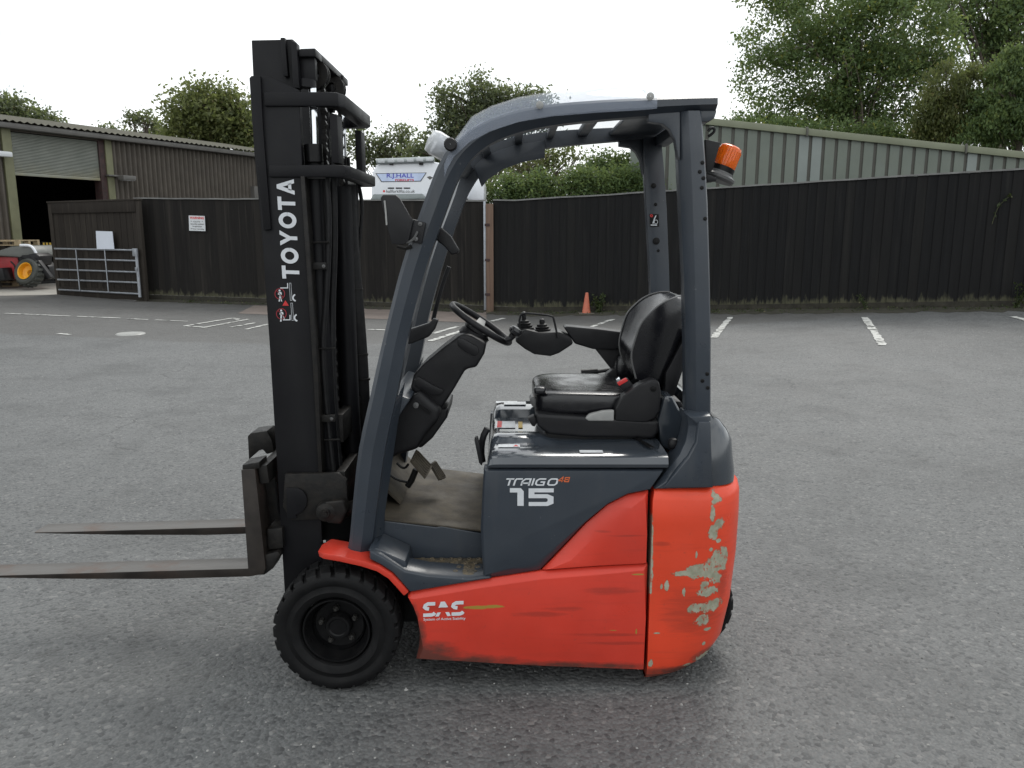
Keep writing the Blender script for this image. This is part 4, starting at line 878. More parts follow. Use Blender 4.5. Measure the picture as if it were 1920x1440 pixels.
# grey side sill carrying the step
chamfered('step_sill', [(692, 1032), (716, 1042), (760, 1070), (800, 1078), (880, 1084), (918, 1079), (922, 1086), (900, 1090), (835, 1101), (768, 1112), (752, 1094), (735, 1075), (712, 1060), (692, 1050)], YB + .004, YB + .12, GREY, [.006] * 14, .012, bev=.003)
stp = [U(760, 1077, YB + .022), U(918, 1083, YB + .022)]
a = U(755, 1052, 2.735); b = U(905, 1052, 2.735); zt = zst + .002
step = extr('step_plate', [(stp[0].x, YB + .03, zt), (stp[1].x - .02, YB + .03, zt), (b.x, 2.745, zt), (a.x, 2.745, zt)], (0, 0, .006), STEP, F, bev=.002)
for i in range(7):
    for j in range(4):
        x = stp[0].x + .035 + i * .034 + .01 * (j % 2); yy = YB + .055 + j * .036
        if x < stp[1].x - .03: lathe('step_stud', [(.010, 0), (.009, .003), (.005, .003), (.003, .0012)], (x, yy, zt + .006), (0, 0, 1), STEP, step, 8)
prism('sill_gusset', [(690, 1032), (706, 1028), (760, 1052), (766, 1078), (735, 1066)], YB + .03, 2.745, GREY, F, bev=.004)
prism('floor_riser', [(697, 974), (760, 982), (818, 989), (828, 987), (905, 1001), (908, 1090), (690, 1080), (693, 1030)], 2.75, 2.79, GREY, F, bev=.006, seg=3)
# floor mat follows the slope up to the dash
fl = [(905, 2.752), (828, 2.752), (818, 2.752), (700, 2.752)]
zf0, zf1 = U(905, 999, 2.75).z, U(697, 973, 2.75).z; xf0, xf1 = U(915, 990, 2.75).x, U(697, 973, 2.75).x
extr('floor_mat', [(xf1 - .02, 2.752, zf1), (xf0, 2.752, zf0), (xf0, YF - .06, zf0), (xf1 - .02, YF - .06, zf1)], (0, 0, .008), MAT, F, bev=.003)
extr('toe_board', [(xf1 + .09, 2.90, zf1 + .012), (xf1 - .06, 2.90, zf1 + .16), (xf1 - .06, YF - .10, zf1 + .16), (xf1 + .09, YF - .10, zf1 + .012)], (-.008, 0, -.01), MAT, F, bev=.002)
box('chassis', (xf1 - .02, 2.80, .14), (xs0 - .01, YF - .04, .47), RIM, F); box('light_block_box', (U(912, 980, 2.6).x, YB + .075, .14), (xs0 + .1, YF - .03, .79), RIM, F)  # box under the hood is unseen, added to block light
mirror(bpy.data.objects['side_panel'], YC); mirror(bpy.data.objects['battery_side_cover'], YC); mirror(bpy.data.objects['corner_panel'], YC); mirror(bpy.data.objects['floor_riser'], YC); mirror(bpy.data.objects['step_sill'], YC)
box('axle_beam', (wc.x - .06, 2.72, WR - .07), (wc.x + .07, YF - .17, WR + .08), RIM, F, bev=.01)
# --- battery hood with ribs
hx0, hx1 = U(914, 860, 2.59).x, U(1252, 860, 2.59).x; hz = U(1000, 851, 2.60).z; hzb = U(1000, 876, 2.58).z
prof = [(YB + .006, hzb), (YB + .002, hzb + .012), (YB + .012, hz - .008), (YB + .03, hz), (YB + .10, hz + .004)]
prof += [(2.73, hz + .004), (2.745, hz + .018), (2.80, hz + .023), (2.84, hz + .018), (2.86, hz - .006), (3.02, hz - .008), (3.17, hz - .006), (3.19, hz + .024), (3.24, hz + .032), (3.31, hz + .028), (3.36, hz + .006)]
prof += [(YF - .03, hz), (YF - .012, hz - .008), (YF - .002, hzb + .012), (YF - .006, hzb)]
rings = []
def fl_at(t): return [Vector((hx0 + (hx1 - hx0) * t, y, z)) for y, z in prof]
for t, k in ((0, .25), (.012, .72), (.03, .93), (.06, 1), (.30, 1.0), (.36, .35), (.42, .1), (1, .1)):
    r_ = []
    for y, z in prof:
        zz = z
        if t < .05: zz = hzb + (z - hzb) * k if z > hzb else z
        elif t > .3: zz = hz + (z - hz) * k if YB + .09 < y < YF - .09 else z
        r_.append(Vector((hx0 + (hx1 - hx0) * t + (.05 * (y - YB) * (1 if t < .05 else 0) * 0), y, zz)))
    rings.append(r_)
hood = loft('battery_hood', rings, GREYG, F, smooth=40)
for (px0, px1, Y, dz, w, m_) in ((934, 975, 2.665, .0055, .035, WPAP), (1088, 1132, 2.604, .0028, .03, WPAP), (930, 966, 2.99, -.0055, .11, WPAP), (945, 986, 3.235, .0335, .06, WPAP), (930, 970, 3.40, .005, .04, WPAP), (972, 980, 2.99, -.0055, .10, YELS)):
    x0, x1 = U(px0, 810, Y).x, U(px1, 810, Y).x; z = hz + dz; extr('label', [(x0, Y, z), (x1, Y, z), (x1, Y + w, z), (x0, Y + w, z)], (0, 0, .0012), m_, hood)
x0 = U(930, 810, 2.99).x; extr('label', [(x0 + .004, 2.995, hz - .004), (x0 + .022, 2.995, hz - .004), (x0 + .022, 3.095, hz - .004), (x0 + .004, 3.095, hz - .004)], (0, 0, .001), REDP, hood)
x0 = U(962, 850, 2.665).x; mesh('label', [(x0, 2.672, hz + .0072), (x0 + .02, 2.672, hz + .0072), (x0 + .01, 2.694, hz + .0072)], [(0, 1, 2)], REDP, hood, smooth=0)
extr('hood_slot', [(hx1 - .05, 2.66, hz + .006), (hx1 - .035, 2.66, hz + .006), (hx1 - .16, 3.1, hz + .006), (hx1 - .175, 3.1, hz + .006)], (0, 0, .003), RIM, hood)
prism('hood_latch', [(889, 824), (895, 821), (906, 866), (903, 874), (898, 868)], 2.72, 2.76, BLK, F, bev=.004)
ptube('hood_latch_strap', [(905, 866), (902, 845), (905, 820), (914, 803)], 2.78, .012, BLK, F, n=6, sm=1)
# bulkhead behind the seat
prism('rear_bulkhead', [(1245, 742), (1262, 744), (1292, 800), (1290, 838), (1262, 850), (1240, 838), (1232, 790)], 2.80, 2 * YC - 2.66, GREYG, F, bev=.012, seg=3)
prism('rear_grip', [(1262, 752), (1276, 752), (1300, 790), (1296, 796)], 2.86, 3.3, BLK, F, bev=.008)
soft('cable_grommet', U(1262, 832, 2.70), (.018, .02, .02), BLK, F, e=.7, n=8)
# --- seat
seatY0, seatY1 = 2.80, 3.27; sc = (seatY0 + seatY1) / 2; sh = (seatY1 - seatY0) / 2
prism('seat_bellows', [(1022, 812), (1218, 815), (1216, 841), (1060, 838), (1030, 828)], 2.80, 3.24, RIM, F, bev=.008)
prism('seat_suspension', [(1003, 776), (1236, 790), (1235, 812), (1226, 823), (1100, 821), (1030, 815), (1008, 800)], 2.775, 3.29, BLK, F, bev=.018, seg=4)
c0, c1 = U(1003, 750, seatY0), U(1190, 750, seatY0); zc = U(1080, 762, seatY0).z
def cush(p):
    x, y, z = p; t = (x + 1) / 2
    zz = z * (1.0 - .12 * t)
    if z > 0:
        zz += .16 * (abs(y) ** 3) - .22 * math.exp(-(y / .55) ** 2) * t * (1 - .3 * t)             # hollow between the bolsters
        zz += .07 * math.sin(x * 7 + 3 * abs(y)) * math.exp(-((y / .7) ** 2)) * .5                      # creases in the vinyl
    return (x - .08 * max(0, -x) * abs(y) ** 2, y * (1 - .05 * (1 - t)), zz)
seat = soft('seat_cushion', ((c0.x + c1.x) / 2, sc, zc), ((c1.x - c0.x) / 2, sh, .05), VINYL, F, e=.42, n=28, fn=cush)
# backrest: a winged shell leaning back
sp_ = [(1195, 712, 1248, 738), (1186, 672, 1262, 735), (1192, 640, 1275, 705), (1203, 608, 1285, 676), (1222, 586, 1296, 640), (1245, 569, 1302, 604), (1270, 560, 1302, 577), (1286, 558, 1298, 565)]
rings = []; wd_ = (.70, .72, .75, .77, .76, .72, .62, .42)
for k, (xf, yf, xb, yb) in enumerate(sp_):
    A_, B_ = U(xf, yf, seatY0 + .05), U(xb, yb, seatY0 + .07); r_ = []; W_ = sh * wd_[k]; dpt = (.0, .025, .055, .062, .05, .03, .012, .0)[k]; n = 12
    for i in range(n + 1):
        u = -1 + 2 * i / n; p = A_.lerp(B_, .0 + (1 - abs(u) ** 2.6) * min(.75, dpt / max(.02, (B_ - A_).length)) ); r_.append(Vector((p.x, sc + u * W_, p.z)))
    for i in range(n + 1):
        u = 1 - 2 * i / n; p = A_.lerp(B_, .35 + .65 * (1 - abs(u) ** 3.5)); r_.append(Vector((p.x, sc + u * W_ * .99, p.z)))
    rings.append(r_)
bk = loft('seat_backrest', densify(rings, 3), VINYL, F, smooth=55)
tube('piping', [Vector((r_[0].x - .002, r_[0].y + .001, r_[0].z)) for r_ in densify(rings, 3)], .0035, MGREY, bk, n=6)
tube('piping', [Vector((r_[12].x - .002, r_[12].y - .001, r_[12].z)) for r_ in densify(rings, 3)], .0035, MGREY, bk, n=6)
prism('seat_back_panel', [(1248, 700), (1290, 620), (1300, 640), (1264, 744), (1246, 740)], 2.89, 3.18, BLK, F, bev=.008)
hip = [(1153, 790), (1153, 765), (1168, 743), (1197, 722), (1222, 711), (1236, 716), (1240, 735), (1238, 770), (1230, 786), (1210, 793)]
hp = prism('seat_hinge_cover', hip, seatY0 - .028, seatY0 + .03, BLK, F, bev=.01, seg=3); lathe('hinge_cap', [(.011, 0), (.011, .003), (.001, .004)], U(1225, 729, seatY0 - .028), (0, -1, 0), RIM, hp, 14); mirror(hp, sc)
prism('recline_lever', [(1097, 785), (1106, 777), (1130, 771), (1152, 769.5), (1151, 790), (1104, 790)], seatY0 - .03, seatY0 - .005, LGREY, F, bev=.006, seg=3)
prism('seat_slide_lever', [(989, 785), (1002, 779), (1008, 790), (1003, 801), (997, 799)], 2.79, 2.83, BLK, F, bev=.006); prism('seat_weight_knob', [(992, 748), (999, 742), (1006, 748), (1006, 766), (997, 762)], 2.86, 2.92, MGREY, F, bev=.008); soft('seat_front_button', U(1012, 731, 2.84), (.022, .03, .014), VINYL, F, e=.6, n=10)
bu = prism('belt_buckle', [(1156, 720), (1177, 709), (1196, 733), (1177, 744)], 2.83, 2.855, BLK, F, bev=.005); prism('buckle_button', [(1157, 718), (1174, 709), (1178, 714), (1161, 724)], 2.824, 2.84, REDP, bu, bev=.002); prism('buckle_tongue', [(1155, 712), (1161, 707), (1164, 714), (1158, 718)], 2.83, 2.845, CHROME, bu, bev=.002)
ptube('park_lever', [(1170, 690), (1140, 694), (1119, 697)], 3.34, .008, BLK, F, n=8); ptube('park_lever_grip', [(1121, 697), (1105, 699), (1090, 700)], 3.34, [.014, .016, .017], BLK, F, n=12)
prism('seat_side_plate', [(1114, 652), (1180, 655), (1190, 700), (1160, 708), (1152, 700)], 3.30, 3.33, BLK, F, bev=.004)
soft('seat_side_bolster', U(1172, 690, 3.26), (.045, .03, .06), VINYL, F, e=.7, n=10)
# --- armrest and lever console on the far side of the seat
ar = prism('armrest', [(1057, 614), (1063, 612), (1120, 617), (1170, 623), (1190, 628), (1190, 650), (1150, 656), (1112, 655), (1078, 645)], 3.28, 3.37, BLK, F, bev=.012, seg=3)
con = prism('lever_console', [(965, 640), (975, 622), (986, 617), (1010, 624), (1050, 622), (1070, 632), (1076, 645), (1048, 663), (1032, 668.5), (1002, 665), (984, 655)], 3.26, 3.40, BLK, F, bev=.016, seg=3)
for px, py0, py1, r0 in ((983, 590, 618, .011), (1017, 603, 625, .012)):
    q = U(px, py1, 3.33); z1 = U(px, py0, 3.33).z
    gt = lathe('lever_gaiter', [(.042, 0), (.04, .008), (.034, .01), (.036, .018), (.028, .02), (.03, .028), (.022, .03), (.022, .038), (.012, .042)], q, (-.05, 0, 1), HOSE, F, 20)
    lathe('lever_knob', [(.008, .03), (r0 * .8, z1 - q.z - .02), (r0, z1 - q.z), (r0 * .85, z1 - q.z + .01), (.001, z1 - q.z + .014)], q, (-.03, 0, 1), BLK, gt, 14)
ptube('lever_guard', [(974, 624), (974, 594), (980, 587), (1000, 588), (1036, 592), (1039, 600), (1046, 634)], 3.25, .0045, BLK, F, sm=1, n=8)
SPK = M('grey_spoke', (.2, .2, .195), .5, bump=.1)
# --- steering column and wheel
col = [(769, 728), (775, 704), (792, 684), (828, 654), (863, 627), (880, 627), (912, 644), (908, 664), (893, 689), (873, 693), (850, 732), (827, 768), (800, 770)]
cl = prism('steering_column', col, 2.93, 3.12, BLK, F, bev=.014, seg=3)
def pad(nm, px, Y, par): return prism(nm, px, Y - .005, Y + .01, BLK, par, bev=.004, seg=2)
pad('column_pad', [(858, 636), (866, 634), (896, 650), (898, 662), (890, 668), (872, 660), (858, 648)], 2.927, cl); pad('column_pad', [(776, 712), (784, 706), (815, 724), (832, 732), (826, 740), (812, 742), (778, 724)], 2.925, cl)
A_, B_ = U(843, 568, YC), U(960, 645, YC); cw = (A_ + B_) / 2; dx = (B_ - A_).normalized(); rw_ = (B_ - A_).length / 2 - .012; yv = Vector((0, 1, 0)); nw = dx.cross(yv).normalized(); nw = nw if nw.z > 0 else -nw
pts = [cw + dx * rw_ * math.cos(2 * math.pi * k / 48) + yv * rw_ * math.sin(2 * math.pi * k / 48) for k in range(48)]
v, f = [], []
for k in range(48):
    t = pts[(k + 1) % 48] - pts[k - 1]; t.normalize(); rad = (pts[k] - cw).normalized()
    for j in range(10):
        a = 2 * math.pi * j / 10; v.append(pts[k] + rad * .011 * math.cos(a) + nw * .0125 * math.sin(a))
for k in range(48):
    for j in range(10): f.append((k * 10 + j, k * 10 + (j + 1) % 10, ((k + 1) % 48) * 10 + (j + 1) % 10, ((k + 1) % 48) * 10 + j))
sw = mesh('steering_wheel', v, f, BLK, F, smooth=60)
lathe('wheel_boss', [(.03, -.065), (.042, -.05), (.045, -.02), (.052, -.012), (.05, .0), (.03, .006), (.001, .007)], cw - nw * .02, nw, BLK, sw, 24)
for a in (90, 215, 325):
    e1 = dx * math.cos(R(a)) + yv * math.sin(R(a)); e2 = nw.cross(e1)
    extr('spoke', [cw + e1 * .03 + e2 * .022 - nw * .03, cw + e1 * .03 - e2 * .022 - nw * .03, cw + e1 * rw_ - e2 * .014 - nw * .004, cw + e1 * rw_ + e2 * .014 - nw * .004], nw * .012, SPK, sw, bev=.003)
kb = U(966, 622, YC - .1); lathe('spinner_knob', [(.008, -.04), (.014, -.015), (.023, -.008), (.026, .005), (.02, .016), (.001, .02)], kb, nw, VINYL, sw, 20); tube('spinner_clamp', [kb - nw * .03, kb - nw * .045 - dx * .012], .012, BLK, sw, n=8)
rings = []
cb0, cb1 = U(876, 640, YC), cw - nw * .07
lathe('column_boot', [(.055, 0), (.058, .02), (.05, .045), (.045, .07)], cb0, cb1 - cb0, BLK, F, 24)
# --- dash housing
ds = prism('dash_housing', [(716, 800), (730, 775), (768, 747), (786, 733), (826, 768), (822, 790), (800, 815), (783, 843), (745, 854), (712, 872)], 2.88, 3.2, BLK, F, bev=.025, seg=4)
prism('dash_side_box', [(786, 744), (828, 766), (841, 764), (838, 784), (811, 822), (790, 841), (776, 838)], 2.97, 3.25, BLK, F, bev=.02, seg=3)
lathe('key_switch', [(.011, 0), (.011, .004), (.005, .005), (.005, .014), (.001, .014)], U(780, 760, 2.878), (0, -1, .3), MGREY, ds, 14); prism('dash_slot', [(786, 757), (808, 773), (805, 778), (784, 763)], 2.872, 2.885, RIM, ds)
prism('cowl', [(690, 800), (735, 735), (770, 748), (735, 800), (715, 880), (690, 960), (676, 960)], 2.80, 2 * YC - 2.80, GREY, F, bev=.01)
# --- pedals
q = [U(x, y, Y) for x, y, Y in ((768, 866, 2.92), (778, 846, 3.02), (808, 878, 2.98), (796, 899, 2.88))]; nr = (q[1] - q[0]).cross(q[3] - q[0]).normalized(); nr = nr if nr.z > 0 else -nr
pd = extr('brake_pedal', q, nr * .012, MAT, F, bev=.003)
for k in range(6): t = (k + .5) / 6; a, b = q[0].lerp(q[1], t), q[3].lerp(q[2], t); tube('grip_rib', [a.lerp(b, .1) + nr * .013, a.lerp(b, .9) + nr * .013], .0035, MAT, pd, n=6)
q = [U(x, y, Y) for x, y, Y in ((804, 872, 3.06), (812, 866, 3.13), (833, 898, 3.1), (822, 902, 3.02))]; nr = (q[1] - q[0]).cross(q[3] - q[0]).normalized(); nr = nr if nr.z > 0 else -nr
pd = extr('drive_pedal', q, nr * .012, MAT, F, bev=.003)
for k in range(4): t = (k + .5) / 4; a, b = q[0].lerp(q[1], t), q[3].lerp(q[2], t); tube('grip_rib', [a.lerp(b, .08) + nr * .013, a.lerp(b, .92) + nr * .013], .0035, MAT, pd, n=6)
ptube('pedal_arm', [(780, 880), (772, 900), (764, 912)], 2.93, .012, RIM, F, n=8); ptube('pedal_rod', [(730, 890), (745, 900), (764, 904)], 2.90, .005, RIM, F, n=6, sm=1); ptube('pedal_rod', [(744, 868), (752, 876), (760, 878), (766, 870)], 2.92, .005, RIM, F, n=6, sm=1)

# --- mast
mast = prism('outer_rail', [(467, 146), (471, 142), (500, 142), (560, 168), (566, 300), (574, 480), (588, 700), (598, 890), (606, 1060), (610, 1112), (534, 1117), (505, 640), (490, 430), (476, 280)], 2.755, 2.775, BLKM, F, bev=.003, label='black mast rail lettered in white')
fl0 = prism('rail_flange', [(467, 146), (471, 142), (488, 142), (493, 240), (508, 430), (494, 432)], 2.742, 2.754, BLKM, F, bev=.003)
fl1 = prism('rail_flange', [(563, 330), (571, 330), (582, 480), (596, 700), (604, 890), (597, 890), (587, 700), (573, 480)], 2.745, 2.83, GRIME, F, bev=.003)
fl2 = prism('rail_flange', [(469, 146), (474, 146), (484, 280), (500, 430), (514, 640), (541, 1115), (534, 1116), (505, 640), (490, 430), (476, 280)], 2.776, 2.84, BLKM, F, bev=.002)
inr = prism('inner_rail', [(471, 75), (520, 74), (548, 73), (553, 77), (560, 165), (575, 480), (598, 880), (540, 900), (500, 430), (474, 140)], 2.80, 2.835, BLKM, F, bev=.004)
irb = prism('inner_rail_rib', [(525, 70), (534, 70), (540, 143), (531, 143)], 2.775, 2.799, BLKM, F, bev=.004); irg = prism('inner_rail_lip', [(545, 75), (556, 80), (561, 165), (549, 165)], 2.76, 2.80, BLKM, F, bev=.003)
cap = prism('rod_head_plate', [(559, 92), (591, 91), (592, 106), (560, 106)], 2.77, 2.86, BLKM, F, bev=.004)
xb = prism('top_crossbar', [(562, 91), (591, 90), (592, 104), (563, 105)], 2.80, 2 * YC - 2.80, BLKM, F, bev=.004)
cyl = prism('rod_bridge', [(562, 106), (590, 106), (592, 150), (564, 152)], 2.79, 2.82, BLKM, F, bev=.003)
def arcs(cx, cy, r_, a0, a1, n=8): return [(cx + r_ * math.cos(R(a0 + (a1 - a0) * i / n)), cy + r_ * math.sin(R(a0 + (a1 - a0) * i / n))) for i in range(n + 1)]
# tie bars: U-shaped plates round the back of both rails
def tie(name, pyt, xl, xr, th, back):
    a = U(xl, pyt, 2.745); b = U(xr, pyt + 2, 2.745); z1 = a.z; z0 = z1 - th; near_, farr = 2.745, 2 * YC - 2.745
    out = [(a.x, near_), (b.x - .05, near_), (b.x - .015, near_ + .012), (b.x, near_ + .05), (b.x, farr - .05), (b.x - .015, farr - .012), (b.x - .05, farr), (a.x, farr)]
    inn_ = [(a.x, near_ + .03), (b.x - .085, near_ + .03), (b.x - .07, near_ + .04), (b.x - back, near_ + .07), (b.x - back, farr - .07), (b.x - .07, farr - .04), (b.x - .085, farr - .03), (a.x, farr - .03)]
    v = [Vector((x, y, z)) for z in (z1, z0) for r_ in (out, inn_) for x, y in r_]; f = []
    for i in range(7): f += [(i, i + 1, 8 + i + 1, 8 + i), (16 + i, 24 + i, 24 + i + 1, 16 + i + 1), (i, 16 + i, 16 + i + 1, i + 1), (8 + i, 8 + i + 1, 24 + i + 1, 24 + i)]
    f += [(0, 8, 24, 16), (7, 23, 31, 15)]
    return mesh(name, v, f, BLKM, F, bev=.006, smooth=30)
tie('upper_tie_bar', 172, 494, 641, .045, .045); tie('lower_tie_bar', 309, 503, 653, .04, .045)
tp = prism('tie_upright', [(618, 212), (632, 214), (636, 306), (622, 306)], 2.78, 2.86, BLKM, F, bev=.004)
# lift cylinders, chains, hoses, all on each side
rod = ptube('lift_rod', [(586, 165), (589, 240), (590, 280)], 2.80, .0125, CHROME, F, n=20); rc_ = ptube('rod_cap', [(575, 165), (575, 150)], 2.80, .031, BLKM, F, n=20)
barl = ptube('lift_cylinder', [(587, 272), (589, 306), (594, 420), (603, 600), (612, 760), (622, 900)], 2.83, .031, BLKM, F, n=20); glnd = ptube('cylinder_gland', [(588, 271), (590, 304)], 2.80, .029, RIM, F, n=20)
ch = []
def chain(pts, Y):
    q = smooth_path([U(x, y, Y) for x, y in pts], 2); tot = sum((b - a).length for a, b in zip(q, q[1:])); v, f = [], []
    n = int(tot / .022); ds_ = [0]
    for a, b in zip(q, q[1:]): ds_.append(ds_[-1] + (b - a).length)
    for i in range(n):
        s = tot * i / n; k = max(j for j in range(len(ds_)) if ds_[j] <= s); k = min(k, len(q) - 2); p = q[k].lerp(q[k + 1], (s - ds_[k]) / max(1e-6, ds_[k + 1] - ds_[k])); w = .011 if i % 2 else .0075
        h = .013; i0 = len(v)
        for dx_, dz_ in ((-w, 0), (-w * .6, h), (w * .6, h), (w, 0), (w * .6, -h), (-w * .6, -h)):
            v.append(p + Vector((dx_, -.012 if i % 2 else -.009, dz_)))
        for dx_, dz_ in ((-w, 0), (-w * .6, h), (w * .6, h), (w, 0), (w * .6, -h), (-w * .6, -h)): v.append(p + Vector((dx_, .012 if i % 2 else .009, dz_)))
        f += [tuple(i0 + j for j in range(6)), tuple(i0 + 11 - j for j in range(6))] + [(i0 + j, i0 + (j + 1) % 6, i0 + 6 + (j + 1) % 6, i0 + 6 + j) for j in range(6)]
    o = mesh('lift_chain', v, f, CHAIN, F, smooth=0); o['kind'] = 'stuff'; return o
c_ = chain([(594, 122), (603, 138), (606, 170), (610, 300), (618, 480), (632, 800), (638, 880)], 2.90)
pul = lathe('chain_pulley', [(.02, -.02), (.05, -.02), (.05, -.012), (.042, -.01), (.042, .01), (.05, .012), (.05, .02), (.02, .02)], U(590, 140, 2.90), (0, 1, 0), GRIME, F, 24)
hs = [ptube('hydraulic_hose', [(612, 330), (618, 420), (612, 560), (604, 650), (612, 760), (626, 888)], 2.80, .0105, HOSE, F, n=10, sm=2), ptube('hydraulic_hose', [(625, 330), (628, 450), (622, 600), (626, 760), (638, 888)], 2.84, .012, HOSE, F, n=10, sm=2), ptube('hydraulic_hose', [(606, 340), (609, 430), (618, 600), (628, 760), (634, 880)], 2.86, .012, HOSE, F, n=10, sm=2)]
hc = [prism('hose_clamp', [(571, 492), (611, 492), (612, 505), (573, 506)], 2.772, 2.779, GRIME, F, bev=.002), prism('hose_clamp', [(587, 778), (628, 778), (629, 791), (588, 792)], 2.772, 2.779, GRIME, F, bev=.002)]
for x, y in ((577, 500), (607, 499), (593, 785), (622, 785)): lathe('clamp_bolt', [(.006, 0), (.006, .004), (.001, .005)], U(x, y, 2.7715), (0, -1, 0), MGREY, F, 8)
for x0, x1, y in ((596, 628, 654), (583, 618, 455), (608, 637, 825)): ptube('cable_tie', [(x0, y), (x1, y - 1)], 2.786, .0035, GRIME, F, n=6)
prism('gland_plate', [(568, 326), (609, 326), (609, 334), (569, 334)], 2.775, 2.80, LGREY, F, bev=.002)
for o in (mast, fl0, fl1, fl2, inr, irb, irg, cap, cyl, tp, rod, rc_, barl, glnd, c_, pul, hs[1]): mirror(o, YC)
# thick sheathed hose on the far side
fh = ptube('sheathed_hose', [(652, 345), (655, 440), (662, 520), (672, 640), (676, 700), (680, 790), (690, 850)], 3.22, .034, HOSE, F, n=14, sm=2)
for k, (x, y) in enumerate(((664, 540), (674, 662), (678, 708), (677, 752))): ptube('cable_tie', [(x, y), (x, y + 4)], 3.22, .036, GRIME, fh, n=14)
ptube('grey_conduit', [(644, 360), (648, 450), (655, 600), (662, 760), (668, 830)], 3.10, .006, LGREY, F, n=8, sm=2); rect('hose_fitting', 652, 327, 664, 346, 3.10, 3.14, LGREY, F, bev=.003)
ptube('small_hose', [(668, 330), (680, 380), (676, 430), (668, 520)], 3.3, .008, HOSE, F, n=8, sm=2)
# dark panel and centre ram added between the rails to stop light leaking through
pa, pb = U(590, 345, 2.9), U(618, 885, 2.9)
loft('mast_backing_panel', [[Vector((a_.x + dx_, yy, a_.z)) for dx_, yy in ((-.02, 2.86), (.0, 2.86), (.0, 2 * YC - 2.86), (-.02, 2 * YC - 2.86))] for a_ in (pa, pb)], RIM, F)
ptube('centre_ram', [(640, 350), (648, 560), (656, 760), (664, 890)], YC, .036, BLKM, F, n=18)
# cross members between the rails
a, b = U(632, 782, 2.80), U(634, 835, 2.80); box('mast_crossmember', (a.x - .02, 2.84, b.z), (a.x + .012, 2 * YC - 2.84, a.z), GRIME, F, bev=.004)
a, b = U(600, 440, 2.80), U(600, 470, 2.80); box('mast_crossmember', (a.x - .12, 2.84, b.z), (a.x - .10, 2 * YC - 2.84, a.z), BLKM, F, bev=.004)
base = prism('mast_base_bracket', [(534, 889), (634, 887), (650, 900), (652, 948), (640, 968), (600, 974), (545, 976), (530, 950)], 2.735, 2.754, GRIME, F, bev=.004); mirror(base, YC)
a, b = U(634, 887, 2.735), U(640, 965, 2.735); box('base_crossmember', (a.x - .012, 2.755, b.z), (a.x + .02, 2 * YC - 2.755, a.z), GRIME, F, bev=.004)
dsc = prism('base_bulge', arcs(550, 940, 26, -70, 80, 10) + [(556, 972), (538, 974), (536, 915)], 2.726, 2.735, BLKM, F, bev=.004)
pv = U(610, 962, 2.70); piv = lathe('mast_pivot', [(.001, .012), (.008, .012), (.009, .004), (.016, .004), (.018, .0), (.034, -.004), (.038, -.02), (.036, -.07)], pv, (0, -1, 0), GRIME, F, 28)
prism('tilt_clevis', [(606, 942), (645, 938), (652, 960), (640, 984), (612, 982)], 2.705, 2.77, GRIME, F, bev=.012, seg=3); ptube('tilt_cylinder', [(628, 966), (660, 952), (700, 938)], 2.78, .026, GRIME, F, n=16)
# --- carriage and forks
fk = prism('fork', [(452, 881), (478, 880), (498, 1066), (494, 1076), (470, 1081), (300, 1086), (124, 1085.5), (0, 1083.5), (-66, 1082), (-68, 1080), (0, 1079), (465, 1066)], 2.70, 2.80, STEEL, F, bev=.003, label='near fork with worn steel blade')
xo = fk.data.copy()
for vv_ in xo.vertices: vv_.co.y += .43
link('fork', xo, None, F)
crg = prism('carriage_bar', [(482, 874), (500, 872), (505, 906), (488, 908)], 2.72, 2 * YC - 2.74, GRIME, F, bev=.005); prism('carriage_bar', [(500, 992), (529, 990), (531, 1028), (503, 1032)], 2.73, 2 * YC - 2.74, GRIME, F, bev=.006)
prism('fork_hook', [(454, 872), (486, 866), (487, 878), (454, 884)], 2.705, 2.795, GRIME, F, bev=.004)
prism('fork_hook', [(470, 1048), (520, 1034), (526, 1040), (512, 1066), (496, 1078), (474, 1079)], 2.71, 2.79, GRIME, F, bev=.005)
lk = prism('fork_lock', [(464, 818), (470, 812), (500, 808), (510, 826), (514, 848), (500, 852), (492, 843), (484, 846), (466, 862)], 2.95, 3.05, GRIME, F, bev=.005); ptube('lock_pin', [(496, 818), (497, 806)], 2.98, .012, GRIME, lk, n=10)
for k, yy in enumerate((2.83, 3.20)):
    prism('carriage_side_plate', [(494, 880), (514, 878), (527, 985), (524, 1010), (506, 1012)], yy, yy + .03, GRIME, F, bev=.004)
ptube('carriage_hose_guard', [(517, 905), (521, 950), (525, 968), (530, 968)], 2.80, .005, HOSE, F, n=6)
prism('carriage_plate', [(486, 890), (508, 888), (512, 920), (490, 922)], 2.86, 3.2, GRIME, F, bev=.004)

